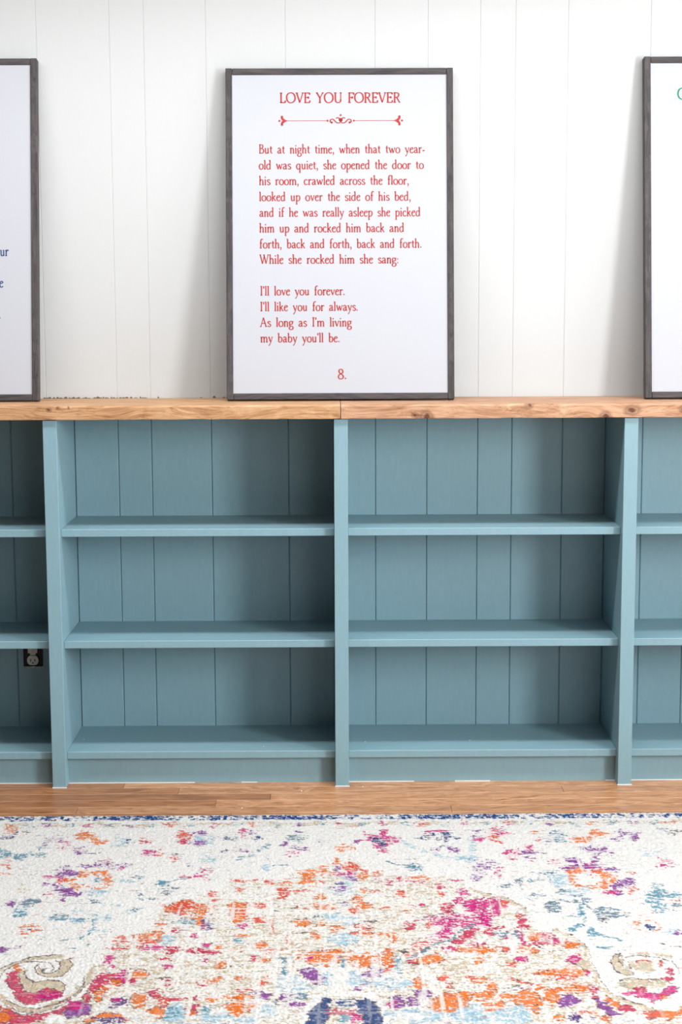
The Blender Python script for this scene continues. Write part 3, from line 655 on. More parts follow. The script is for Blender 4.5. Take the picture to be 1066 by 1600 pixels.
# ------------------------------------------------------------------ rug
#RUGBEGIN
RUG_Z = 0.009
RY0, RYC = -0.2755, -1.640          # back edge, centre line of the medallion
PAL = {'o': (224, 118, 46), 'r': (212, 84, 62), 'c': (194, 44, 86), 'm': (198, 38, 124), 'u': (132, 62, 146), 'v': (86, 58, 122),
       'n': (34, 66, 124), 'b': (162, 196, 210), 's': (100, 128, 146), 't': (92, 148, 168), 'a': (200, 184, 156), 'i': (238, 236, 232), 'd': (104, 90, 88)}
RUG = """
p a .30 0 1600 60 1588 110 1572 140 1545 150 1515 162 1490 200 1462 240 1445 246 1425 268 1408 300 1402 345 1396 360 1374 440 1374 462 1361 500 1355 525 1341 545 1341 580 1362 640 1372 720 1371 738 1396 790 1404 824 1424 832 1450 880 1458 916 1480 926 1510 942 1545 990 1570 1066 1584 1066 1640 0 1640
p a .35 180 1500 260 1500 330 1500 420 1505 440 1540 360 1550 300 1548 220 1545 180 1540
p a .35 640 1500 800 1490 860 1500 900 1525 860 1545 780 1530 700 1545 650 1530
p a .35 420 1430 500 1425 520 1470 440 1495 400 1470
p a .35 560 1435 640 1425 650 1470 600 1490 560 1470
p a .3 640 1385 700 1382 690 1410 640 1420 610 1430
l a .30 5 0 1290.5 300 1287.5 533 1286 1066 1284
e v .5 10 1309 10 3
e o .35 15 1299 16 6
l n .6 2.5 10 1310 28 1300
e d .5 40 1300 7 2
p o .75 115 1305 128 1300 140 1299 150 1306 156 1311 172 1314 163 1319 152 1321 140 1314 128 1311 118 1309
e b .5 190 1315 13 7
e n .7 200 1315 4 3
e u .6 80 1311 10 4
e u .6 95 1311 4 4
e v .7 68 1320 5 2
e m .25 100 1323 14 8
e u .6 125 1325 8 2
e u .8 128 1332 10 4
e v .6 145 1333 8 2
e t .7 5 1334 13 7
e t .7 32 1338 9 5
e t .6 45 1334 5 3
e t .6 62 1338 10 3
e t .6 68 1325 8 3
e r .45 12 1350 10 6
e o .35 10 1367 11 3
e u .6 100 1355 7 2
e u .9 105 1364 17 5
e m .7 78 1369 15 2.2
e m .85 95 1374 8 4
e u .6 75 1383 11 2
e u .7 92 1388 8 7
e m .7 75 1397 8 2
e u .8 105 1392 10 5
e u .75 112 1398 18 4
e u .7 97 1405 6 3
e u .8 140 1353 12 4
e u .6 165 1348 10 5
e r .4 165 1346 9 5
e u .6 162 1354 16 2
e u .5 192 1353 16 3
p o .95 122 1364 136 1361 138 1368 128 1372 122 1370
p o .95 142 1362 160 1359 170 1360 168 1368 150 1369
e o .85 168 1376 7 8
e o .85 105 1376 8 4.5
e o .6 120 1385 11 4
e o .5 152 1386 18 2.2
e b .4 150 1374 10 4
e n .6 152 1373 3 3
e r .6 90 1377 6 3
e a .4 36 1388 8 6
e s .65 48 1411 14 5
e u .85 20 1412 8 4
e t .6 33 1423 11 8
e b .4 150 1395 15 5
e s .8 148 1409 6 3
l b .5 3 155 1412 190 1416
e s .6 98 1430 10 3
e s .6 85 1433 5 3
e b .4 125 1424 14 4
e r .4 225 1313 9 6
e c .7 226 1315 4 2.4
e m .85 229 1333 4 6
e m .7 238 1334 5 5
e o .55 250 1336 6 4
e r .5 271 1342 6 3
e d .5 273 1334 6 3
e r .7 288 1306 10 8
e c .75 286 1316 9 4
e u .8 313 1304 13 4
e u .8 312 1315 11 5
e b .6 313 1309 10 4
e b .5 332 1313 5 6
e b .45 325 1343 14 6
e m .5 256 1325 4 3
e m .6 190 1356 9 3
e n .8 355 1310 6 3
e n .5 366 1310 7 4
e m .8 378 1300 4 4
e u .8 378 1330 5 4
e v .5 350 1330 3 2
e u .3 300 1352 10 5
l s .8 2 308 1361 332 1356
e m .65 320 1360 10 3
e m .7 290 1370 7 3
e m .6 312 1367 8 3
e m .3 325 1374 5 4
l t .75 3.2 240 1383 258 1379 290 1371
e t .95 255 1381 8 4
l s .8 2 262 1383 270 1388
l s .7 2 248 1389 268 1388 282 1387
e s .85 259 1396 7 4
e s .6 221 1396 6 3
e s .8 237 1405 7 3
e s .6 218 1406 4 2
l s .7 2.6 206 1418 228 1419
e s .6 210 1421 8 4
e b .6 203 1426 8 4
e b .4 200 1378 24 3
e s .5 214 1370 6 3
e m .9 381 1300 5 2.6
e u .6 395 1300 6 1.4
p n .9 392 1308 400 1305 414 1310 411 1312 398 1309
e n .6 393 1313 7 2
e m .5 382 1309 7 3
e u .75 382 1330 7 4
e s .5 366 1312 6 3
l t .5 5 373 1343 395 1336 405 1328 424 1320
e v .7 466 1300 8 2
e s .7 463 1311 13 5
e u .95 445 1320 7 3.4
e u .5 470 1327 13 4
e m .8 457 1334 8 1.6
e u .5 505 1315 8 3
e u .8 556 1314 6 3
e o .4 540 1325 18 5
e b .6 412 1356 7 5
l s .6 1.8 425 1353 455 1351
e s .5 417 1343 7 1.4
p o .95 464 1362 490 1359 492 1366 487 1375 492 1383 466 1383 475 1374 470 1369
e o .7 505 1357 8 3
e o .5 505 1366 18 3
e o .9 526 1346 5 6
e u .9 528 1356 6 3
e r .7 547 1352 11 8
e m .65 540 1366 15 3.4
e v .7 533 1381 7 3
e u .5 548 1372 10 5
e r .7 503 1379 6 2
e r .75 475 1393 14 2
e o .95 501 1402 7 4
e o .85 487 1413 15 3
e o .65 507 1418 14 6
e d .5 461 1420 6 2
e r .5 470 1421 9 2
e r .75 443 1396 11 8
l r .65 3 360 1376 402 1375
e r .6 418 1377 7 5
e r .5 425 1380 4 3
e o .5 450 1378 8 6
e r .5 374 1392 6 5
e r .5 400 1414 20 3
e d .5 430 1421 6 2
e t .6 525 1431 8 4
e s .6 492 1432 9 2
e b .45 528 1393 22 7
e u .45 530 1390 16 4
e b .4 548 1380 14 6
e v .5 540 1412 12 4
e r .7 556 1402 6 5
p m .8 551 1312 578 1311 568 1300 590 1306 596 1298 608 1297 606 1304 622 1308 627 1313 618 1319 606 1322 592 1320 580 1316 565 1314
e n .9 590 1314 12 3.6
e n .8 598 1320 6 4
e m .9 600 1329 9 4
e m .8 587 1322 7 3
p n .85 650 1310 663 1304 673 1309 664 1311
e m .8 683 1299 18 3
e n .8 674 1305 5 2
e n .85 700 1306 8 4
l n .8 3 702 1307 718 1311
e v .5 690 1311 12 3
e u .6 682 1330 5 5
e u .85 711 1328 8 4
l v .5 1.6 680 1328 692 1321 708 1324
l b .6 4 628 1314 650 1325 665 1332 690 1338
l b .5 4 690 1340 740 1343
l s .7 2.6 604 1347 622 1352 645 1351
l s .6 2 635 1343 655 1342
e t .6 650 1357 12 5
e s .4 650 1352 10 3
l r .7 6 536 1350 555 1356 572 1360
e o .85 568 1367 9 5
e o .75 588 1365 10 4
e c .7 591 1376 4 6
e c .65 608 1378 5 7
e c .65 625 1377 5 6
e o .75 655 1373 19 2.4
e c .6 650 1379 14 2.2
e m .6 715 1376 10 3
e o .6 570 1392 6 4
e r .6 590 1392 8 2
e r .9 627 1395 7 5
e c .9 688 1385 8 4
e r .5 692 1397 6 5
e o .75 560 1405 7 6
e o .85 570 1416 12 5
e r .7 553 1422 8 4
e r .5 603 1419 9 2
e o .6 633 1421 5 6
e m .7 647 1416 7 3
e m .6 662 1412 6 2
e m .85 725 1395 8 5
e m .75 722 1408 12 7
e c .85 700 1420 10 9
e m .75 735 1415 10 8
p m .9 722 1412 735 1407 760 1403 785 1405 793 1414 784 1424 776 1434 755 1432 735 1422
p m .6 660 1436 700 1425 760 1430 770 1445 730 1452 690 1455 700 1440
e i .7 765 1420 4 4
e o .5 786 1413 7 6
l a .7 4 735 1388 760 1399 790 1404 815 1417 825 1426
l d .4 1.2 745 1395 788 1401 822 1420
e r .8 815 1432 9 4
e u .6 745 1298 10 2
e m .95 749 1313 8 4
e u .7 741 1306 3 3
e r .5 772 1303 12 9
e m .4 776 1300 12 6
e r .6 780 1315 6 3
e m .5 791 1303 12 2
e b .4 738 1325 5 14
e b .45 735 1341 14 4
e m .55 800 1331 14 4
e m .85 825 1325 7 3
e u .8 828 1332 15 2.4
e u .6 832 1338 10 1.4
e m .55 798 1341 9 3
e u .6 850 1335 7 1.6
e m .5 830 1344 5 2
e m .4 866 1348 12 4
e u .35 760 1350 20 6
e u .4 748 1362 12 8
e u .5 745 1372 8 6
e m .45 778 1362 7 6
e b .45 870 1308 14 9
e s .3 870 1308 14 9
e r .6 842 1313 6 2
e o .4 840 1300 10 3
p o .8 889 1311 905 1306 925 1308 930 1313 915 1318 900 1316
e u .8 917 1326 9 3
e u .7 897 1345 10 6
e u .85 890 1356 14 4
e u .8 912 1354 10 3
e s .65 790 1385 9 3
e s .45 812 1380 6 7
l t .6 3.5 826 1376 860 1376
e s .55 853 1365 14 3
e b .55 875 1376 15 11
e s .45 840 1399 16 4
l s .6 2 822 1402 833 1408
p s .75 870 1393 880 1388 905 1394 922 1406 916 1409 895 1399
e b .5 905 1393 22 6
e s .75 865 1418 11 8
l s .75 4 858 1413 870 1408 890 1410 905 1408
e t .7 906 1420 6 11
l t .7 4 880 1432 898 1431 910 1428
e o .7 933 1302 14 5
e u .85 941 1325 8 4
e u .8 930 1332 12 5
e u .6 955 1334 6 2
e u .7 972 1302 5 6
e u .6 963 1312 8 2
e u .75 990 1309 7 4
e u .5 985 1303 12 1.5
e n .6 1035 1296 7 3
e d .4 1050 1300 14 4
e b .35 1018 1332 18 5
e m .4 1040 1350 14 8
e u .85 897 1346 10 5
e u .75 928 1347 6 8
e u .9 925 1354 15 3
e m .6 925 1350 12 4
e u .8 888 1356 8 3
e u .8 955 1358 13 2
e o .95 902 1360 13 4
e o .85 893 1371 5 10
e o .8 918 1384 17 3
e r .95 933 1362 11 5
e o .9 947 1368 11 4
e o .85 960 1375 7 7
e o .75 945 1380 10 5
e u .6 980 1380 13 8
e u .85 965 1385 9 4
e m .9 955 1393 13 4
e u .8 968 1396 7 3
e r .6 990 1392 7 4
e r .4 985 1366 12 2
p t .6 1017 1379 1035 1379 1037 1388 1063 1398 1068 1402 1040 1400 1037 1406 1042 1420 1035 1428 1020 1424 1018 1412 1004 1409 1015 1404 1005 1398 1020 1393
e s .5 1055 1415 12 7
l r .6 1.8 1037 1407 1062 1407
p s .65 925 1425 935 1418 955 1418 975 1424 984 1427 982 1435 970 1432 955 1436 940 1440 928 1434
l s .9 1.6 925 1425 935 1418 955 1418 975 1424 984 1427
l s .75 2.4 905 1410 915 1415 925 1420
e d .5 948 1437 8 3
p t .9 885 1452 905 1443 912 1438 919 1446 905 1450 893 1456
l t .8 4 912 1426 914 1440
e t .75 925 1456 6 8
l t .75 4.5 928 1456 945 1462 970 1470
e t .85 945 1480 16 3
e o .8 995 1444 7 4
e o .7 1026 1454 7 3
l o .4 2.4 988 1446 1000 1438 1018 1438 1030 1444 1032 1452 1015 1458 998 1454 988 1446
e n .95 1015 1449 7 4
e b .45 1050 1454 14 3
e u .5 1060 1457 6 3
e u .9 1055 1478 4 2
l d .5 1.6 1030 1474 1045 1479 1062 1479
p a .95 955 1502 962 1492 970 1491 975 1500 972 1508 980 1516 993 1523 975 1524 960 1516
l d .75 1.5 972 1509 967 1500 969 1491 962 1491 955 1502 960 1516 975 1524 992 1524
e a .75 987 1508 6 7
l d .6 1.4 983 1502 982 1508 988 1514
e a .7 1008 1510 14 10
l c .5 2.2 994 1501 1022 1503
l d .5 1.4 978 1496 1000 1493 1030 1496 1050 1503 1060 1512 1062 1524
l a .5 4 985 1491 1020 1489 1050 1496
e a .7 985 1537 18 6
e a .55 1022 1537 22 6
l d .6 1.3 968 1533 985 1528 1005 1531 1035 1530
p m .9 972 1552 985 1547 1010 1550 1018 1553 1035 1548 1045 1541 1062 1543 1055 1550 1045 1556 1035 1563 1020 1564 1005 1560 990 1557 978 1556
e c .6 1000 1546 12 4
e c .95 1047 1518 6 6
e c .65 1045 1530 9 4
e r .7 1034 1506 3 6
e o .5 1040 1558 8 4
l a .75 7 868 1453 895 1464 912 1478 918 1500 930 1520 938 1542 958 1557 990 1568 1020 1578 1066 1583
l d .55 1.3 868 1452 898 1462 918 1480 928 1508 938 1530 955 1552 990 1566 1025 1576
e m .8 868 1470 8 5
e o .85 886 1475 16 5
l r .7 3 885 1468 905 1482 910 1498
e m .95 898 1498 11 6
e a .9 912 1508 10 8
l d .6 1.4 880 1500 900 1506 915 1518
e o .8 888 1520 32 7
e r .6 880 1528 30 4
e m .85 920 1521 8 6
e o .75 896 1546 36 7
e c .8 930 1551 7 10
e u .9 887 1564 16 8
p u .9 930 1560 945 1565 960 1579 971 1587 962 1592 945 1581 935 1572
p o .85 945 1555 958 1563 975 1572 968 1578 950 1566
p c .9 965 1573 985 1570 994 1578 975 1581
e r .7 1020 1585 16 7
e o .85 1045 1586 12 8
e o .85 1064 1582 5 6
e v .8 893 1590 6 6
e m .6 902 1587 4 3
e r .7 912 1583 7 2.4
e o .7 927 1585 9 3
e v .5 925 1592 9 3
e o .5 945 1592 10 5
e o .6 872 1590 8 4
e i .8 985 1592 26 5
e t .75 93 1435 16 3.4
e b .7 122 1438 14 4
e t .5 128 1436 12 3
e b .7 160 1434 13 4
e t .6 25 1432 12 3
l o .55 5 30 1453 38 1446 50 1444 52 1456 38 1460 30 1453
e n .8 50 1451 6 2
e o .3 62 1449 7 6
e b .5 15 1460 11 3
l t .7 3.6 95 1469 118 1467 140 1460 145 1450 150 1435
e b .6 158 1453 13 3
l t .6 2.6 104 1483 128 1482 140 1476
e u .95 5 1484 9 4
e u .6 23 1481 12 2
l a .7 6 0 1517 25 1506 52 1498 82 1495 95 1495
l d .8 1.5 0 1513 25 1503 50 1495 80 1492 96 1492
l d .75 1.5 0 1528 8 1516 25 1507 42 1503 60 1503 78 1506 85 1512 80 1518
p a .97 96 1500 108 1499 113 1505 108 1516 98 1525 85 1528 68 1527 56 1520 53 1512 58 1507 62 1515 72 1522 85 1520 95 1511
l d .8 1.5 88 1501 95 1506 93 1514 82 1520 70 1521 64 1517 68 1514
l d .8 1.4 108 1499 113 1505 108 1516 98 1525 85 1528 68 1527 56 1520 53 1512 57 1508
e d .9 67 1515 3 3
p a .97 30 1515 38 1513 38 1525 50 1535 70 1533 92 1532 103 1540 97 1549 85 1548 70 1545 55 1552 40 1550 32 1535
l d .8 1.5 37 1517 42 1529 54 1535 75 1532 95 1533 103 1540 98 1548
p c .92 11 1527 20 1516 30 1511 29 1524 31 1538 40 1552 55 1552 70 1545 85 1545 98 1553 92 1560 70 1565 55 1570 38 1570 25 1563 21 1551 14 1541
e m .6 75 1556 20 6
e o .8 28 1513 5 4
l i .9 5 2 1540 6 1555 18 1566 40 1574 70 1572 100 1562
l a .85 7 146 1508 138 1532 122 1549 98 1566 62 1578 30 1577 10 1567 0 1556
l d .7 1.5 132 1525 128 1544 112 1558 88 1570 55 1576 28 1573 10 1563
l d .6 1.4 140 1535 124 1552 98 1571 62 1582 28 1581 8 1572
p c .92 0 1574 30 1584 65 1585 100 1575 128 1561 138 1548 142 1566 120 1575 95 1583 70 1594 40 1600 0 1600
e o .7 6 1590 12 8
e i .85 88 1592 16 6
p u .92 100 1582 130 1563 142 1570 141 1582 122 1590 105 1592
e m .7 118 1572 14 7
p c .9 140 1545 148 1526 165 1518 185 1524 198 1516 205 1530 190 1538 165 1545 150 1556 143 1552
p o .9 146 1552 165 1540 175 1530 188 1532 165 1552 155 1568 147 1564
e m .85 172 1499 9 6
e m .8 174 1507 5 4
e r .6 190 1468 9 6
e r .4 182 1482 12 6
p v .85 170 1578 178 1562 195 1556 200 1566 190 1576
e m .6 184 1563 8 6
e i .6 170 1545 4 8
p o .9 130 1597 160 1584 185 1584 202 1592 196 1600 185 1592 160 1590 140 1600
e v .92 172 1595 24 5
e o .85 250 1445 8 4
e o .7 253 1457 8 3
e o .65 235 1465 26 8
e r .55 225 1473 26 5
p o .85 250 1425 262 1415 285 1405 305 1408 318 1415 320 1432 312 1436 300 1425 285 1428 268 1425
e r .8 285 1416 22 8
e o .75 325 1420 12 10
e r .6 335 1400 10 8
p o .85 355 1412 375 1408 392 1418 388 1440 370 1440 358 1430
e r .7 375 1425 14 8
e o .6 300 1437 20 6
e c .7 278 1426 6 3
e t .6 295 1440 14 6
e m .9 242 1482 20 3.6
e c .9 268 1484 14 5
e c .85 303 1486 16 4
e m .9 325 1477 9 5
e c .9 330 1488 12 3.6
e m .85 306 1462 6 5
e c .85 275 1454 6 4
e m .75 264 1510 8 5
e c .8 256 1498 12 3
e v .85 322 1445 9 10
e m .6 318 1448 6 5
e u .6 326 1432 6 6
e o .85 311 1440 5 9
e o .85 344 1482 6 5
e b .55 260 1470 10 8
e t .5 275 1438 8 3
e m .6 322 1500 5 5
p o .97 203 1522 212 1517 225 1516 233 1523 228 1528 212 1530
l d .8 1.4 202 1521 212 1516 226 1515 234 1523 240 1526
p m .88 180 1522 192 1514 202 1513 196 1522 205 1530 190 1534 180 1532
e c .85 205 1532 8 4
p o .97 200 1570 205 1558 215 1552 232 1558 225 1572 212 1575
l d .6 1.4 199 1572 205 1556 215 1550 234 1556
e c .85 243 1553 9 9
e r .8 255 1566 10 9
p o .95 230 1580 245 1572 258 1580 252 1592 238 1588
e c .9 280 1560 16 3.4
e c .85 306 1560 6 4
e c .85 302 1577 9 8
e o .6 300 1582 7 5
p b .9 250 1600 262 1576 280 1567 291 1575 286 1600
e t .5 268 1586 16 10
e t .7 325 1585 10 13
e b .7 340 1590 30 8
p o .95 346 1572 358 1567 380 1566 395 1572 388 1582 370 1586 355 1580
e o .75 362 1560 16 3
e o .6 330 1562 9 3
e o .75 346 1508 10 4
p o .8 320 1528 350 1528 340 1534 325 1538
e c .7 317 1540 9 3
e o .6 372 1530 9 3
e d .4 370 1510 12 2
e d .4 255 1530 14 2
e d .4 270 1544 16 2
e c .5 265 1535 12 3
e o .85 372 1436 12 6
e m .9 380 1447 7 5
e r .85 410 1438 17 3
l r .7 2 424 1442 427 1458
p o .97 453 1441 462 1437 480 1436 489 1440 480 1446 464 1447
l d .7 1.3 453 1441 462 1436 482 1435 490 1439
e o .65 375 1463 12 2.6
e o .95 408 1477 10 5.5
e r .8 417 1486 22 2.2
e o .7 370 1484 9 4
l r .75 2.2 455 1460 448 1462 447 1472 458 1472
e d .6 472 1459 8 2
e o .85 494 1463 7 5
e o .95 526 1453 8 6
e o .6 500 1445 6 4
e b .7 525 1433 20 5
e b .6 537 1467 20 10
e b .45 552 1440 12 8
e t .6 375 1470 7 4
e t .85 440 1497 13 3
l t .85 6 444 1498 447 1522
p o .95 485 1485 500 1482 512 1490 525 1484 531 1495 518 1504 513 1512 498 1508 478 1504 489 1495
e o .5 505 1496 40 11
e m .9 483 1496 7 3
e c .9 400 1498 9 5
e o .9 408 1500 8 5
e o .85 420 1498 6 4
p o .85 372 1530 388 1520 392 1522 382 1531
e r .85 408 1537 9 4
e o .55 420 1530 9 6
p u .88 468 1518 480 1511 498 1514 508 1526 506 1541 494 1538 478 1528
e b .5 455 1535 22 10
e b .4 462 1546 30 6
e b .6 515 1530 9 14
e i .6 530 1530 10 18
p u .75 394 1551 424 1550 422 1563 404 1560
e u .9 447 1559 12 6
e s .65 470 1557 12 5
e u .8 460 1570 18 3.4
e d .9 431 1565 4 4
e b .6 420 1580 20 10
e b .6 385 1594 18 7
p o .93 356 1580 368 1566 382 1566 384 1580 372 1588 358 1588
e o .75 382 1558 16 5
e o .9 396 1572 8 5
e r .7 380 1548 9 4
l i .95 9 474 1610 476 1584 494 1562 517 1553 560 1553 585 1558 603 1576 608 1610
p n .97 478 1605 482 1586 492 1573 506 1562 517 1561 516 1580 507 1605
e n .7 540 1562 19 1.8
e n .75 540 1569 18 2.6
e c .5 538 1581 20 6
e t .6 538 1592 9 6
e m .55 556 1592 10 8
p n .97 556 1564 576 1562 590 1572 597 1585 599 1605 568 1605 566 1586 558 1576
e t .75 536 1503 4 11
e o .65 556 1500 14 10
e o .9 573 1502 7 12
e o .95 588 1498 6 10
e o .97 606 1498 8 14
e r .95 610 1515 7 6
e r .65 560 1459 14 4
e o .65 578 1462 8 5
e o .7 602 1459 14 3
e o .8 616 1466 8 6
e r .6 568 1447 14 5
e d .5 580 1440 10 3
e t .95 624 1508 4.5 12
e u .9 576 1523 9 6
e u .9 592 1521 7 6
e u .6 585 1513 14 2.4
e u .7 571 1537 8 4
e u .7 560 1545 7 3
e b .5 612 1536 32 10
e b .55 555 1530 13 13
e m .6 692 1440 22 7
e m .8 697 1456 10 10
e c .8 640 1447 8 6
l c .8 2 642 1438 672 1438
e r .8 670 1446 6 5
e m .55 680 1463 14 6
l c .85 2.4 645 1476 655 1472 681 1473
e r .6 660 1478 18 4
l s .85 4.5 638 1499 655 1489 680 1478 705 1468 720 1456 738 1444
p c .93 703 1473 720 1463 735 1450 748 1452 740 1464 718 1476
e m .8 706 1483 12 4
p o .93 640 1503 655 1496 675 1490 685 1487 696 1497 690 1502 665 1505 645 1508
e c .7 646 1503 8 4
l d .7 1.3 642 1508 668 1506 688 1503 696 1498
e o .75 638 1491 7 4
e d .6 633 1488 5 5
e o .92 655 1537 10 10
e r .9 693 1528 9 4
e r .7 704 1539 4 5
e r .7 735 1528 8 3
p u .95 645 1549 678 1549 668 1560 655 1562
p u .92 608 1558 630 1556 632 1576 616 1578 606 1568
e m .6 612 1570 8 6
e u .8 646 1566 11 7
p o .93 666 1571 680 1558 700 1549 732 1552 737 1565 728 1575 705 1584 690 1583 676 1576
e b .65 655 1586 42 10
e i .9 646 1590 20 4
e b .7 735 1588 30 10
e m .9 758 1437 10 8
e c .9 766 1457 10 5
e c .93 818 1444 7 8
e c .7 782 1450 10 3
e c .6 800 1455 10 3
l m .85 4.5 814 1460 818 1474
e s .5 790 1461 22 8
e c .6 790 1466 12 3
e o .8 742 1484 30 4
e o .9 757 1485 8 5
e r .85 790 1483 10 4
e c .8 746 1475 14 4
e o .65 820 1482 12 6
e o .93 834 1465 12 6
e c .85 857 1463 11 6
e c .7 845 1473 22 4
e o .85 892 1476 12 5
e o .9 836 1485 8 5
l d .7 1.5 838 1477 860 1487 878 1485
e o .9 746 1500 8 6
e r .85 798 1509 10 4
e m .8 816 1500 10 4
e o .75 850 1520 20 4
l d .7 1.6 833 1523 860 1516
e o .9 752 1532 10 6
e o .93 768 1542 11 7
e o .93 757 1555 18 7
e o .85 728 1555 12 6
e r .6 733 1527 9 2.4
e o .85 792 1556 10 6
p o .97 815 1550 825 1545 840 1555 850 1570 836 1583 820 1578 798 1565
p r .8 795 1526 815 1532 838 1538 830 1541 805 1534
e o .8 840 1543 5 5
e o .93 862 1556 12 12
e o .75 885 1548 22 5
e o .85 766 1572 14 6
e o .9 783 1573 7 8
e o .9 836 1577 8 8
e d .5 800 1545 14 3
e v .8 900 1590 7 6
e b .6 735 1576 22 9
e b .6 800 1582 32 9
e b .65 745 1592 28 7
e b .6 800 1594 30 6
"""
# small flowers of the narrow inner border
for i_, (px_, c_) in enumerate(((14, 'o'), (75, 'u'), (137, 'm'), (201, 'u'), (265, 'r'), (335, 'm'), (400, 'r'), (470, 'u'), (533, 'c'), (600, 'm'), (663, 'r'), (727, 'm'), (795, 'c'), (861, 'u'), (925, 'o'), (988, 'u'), (1050, 'r'))):
    RUG += "e %s .75 %d %.1f %d 3\n" % (c_, px_, 1290.5 - px_ * .006, 8 if c_ != 'r' else 10)
    RUG += "e t .55 %d %.1f 7 3\n" % (px_ + 33, 1290.8 - px_ * .006)
    RUG += "e a .4 %d %.1f 18 3\n" % (px_ + 16, 1290.2 - px_ * .006)

def value_noise(x, y, seed):
    rs = np.random.RandomState(seed)
    T = rs.rand(257, 257).astype(np.float32)
    T[256, :] = T[0, :]; T[:, 256] = T[:, 0]
    xi, yi = np.floor(x).astype(np.int64), np.floor(y).astype(np.int64)
    fx_, fy_ = (x - xi).astype(np.float32), (y - yi).astype(np.float32)
    fx_ = fx_ * fx_ * (3 - 2 * fx_); fy_ = fy_ * fy_ * (3 - 2 * fy_)
    xi &= 255; yi &= 255
    return (T[xi, yi] * (1 - fx_) + T[xi + 1, yi] * fx_) * (1 - fy_) + (T[xi, yi + 1] * (1 - fx_) + T[xi + 1, yi + 1] * fx_) * fy_

def uniform(a):
    """Spread a noise field to an even 0..1 distribution."""
    qs = np.quantile(a.ravel()[::7], np.linspace(0, 1, 101))
    return np.interp(a, qs, np.linspace(0, 1, 101)).astype(np.float32)

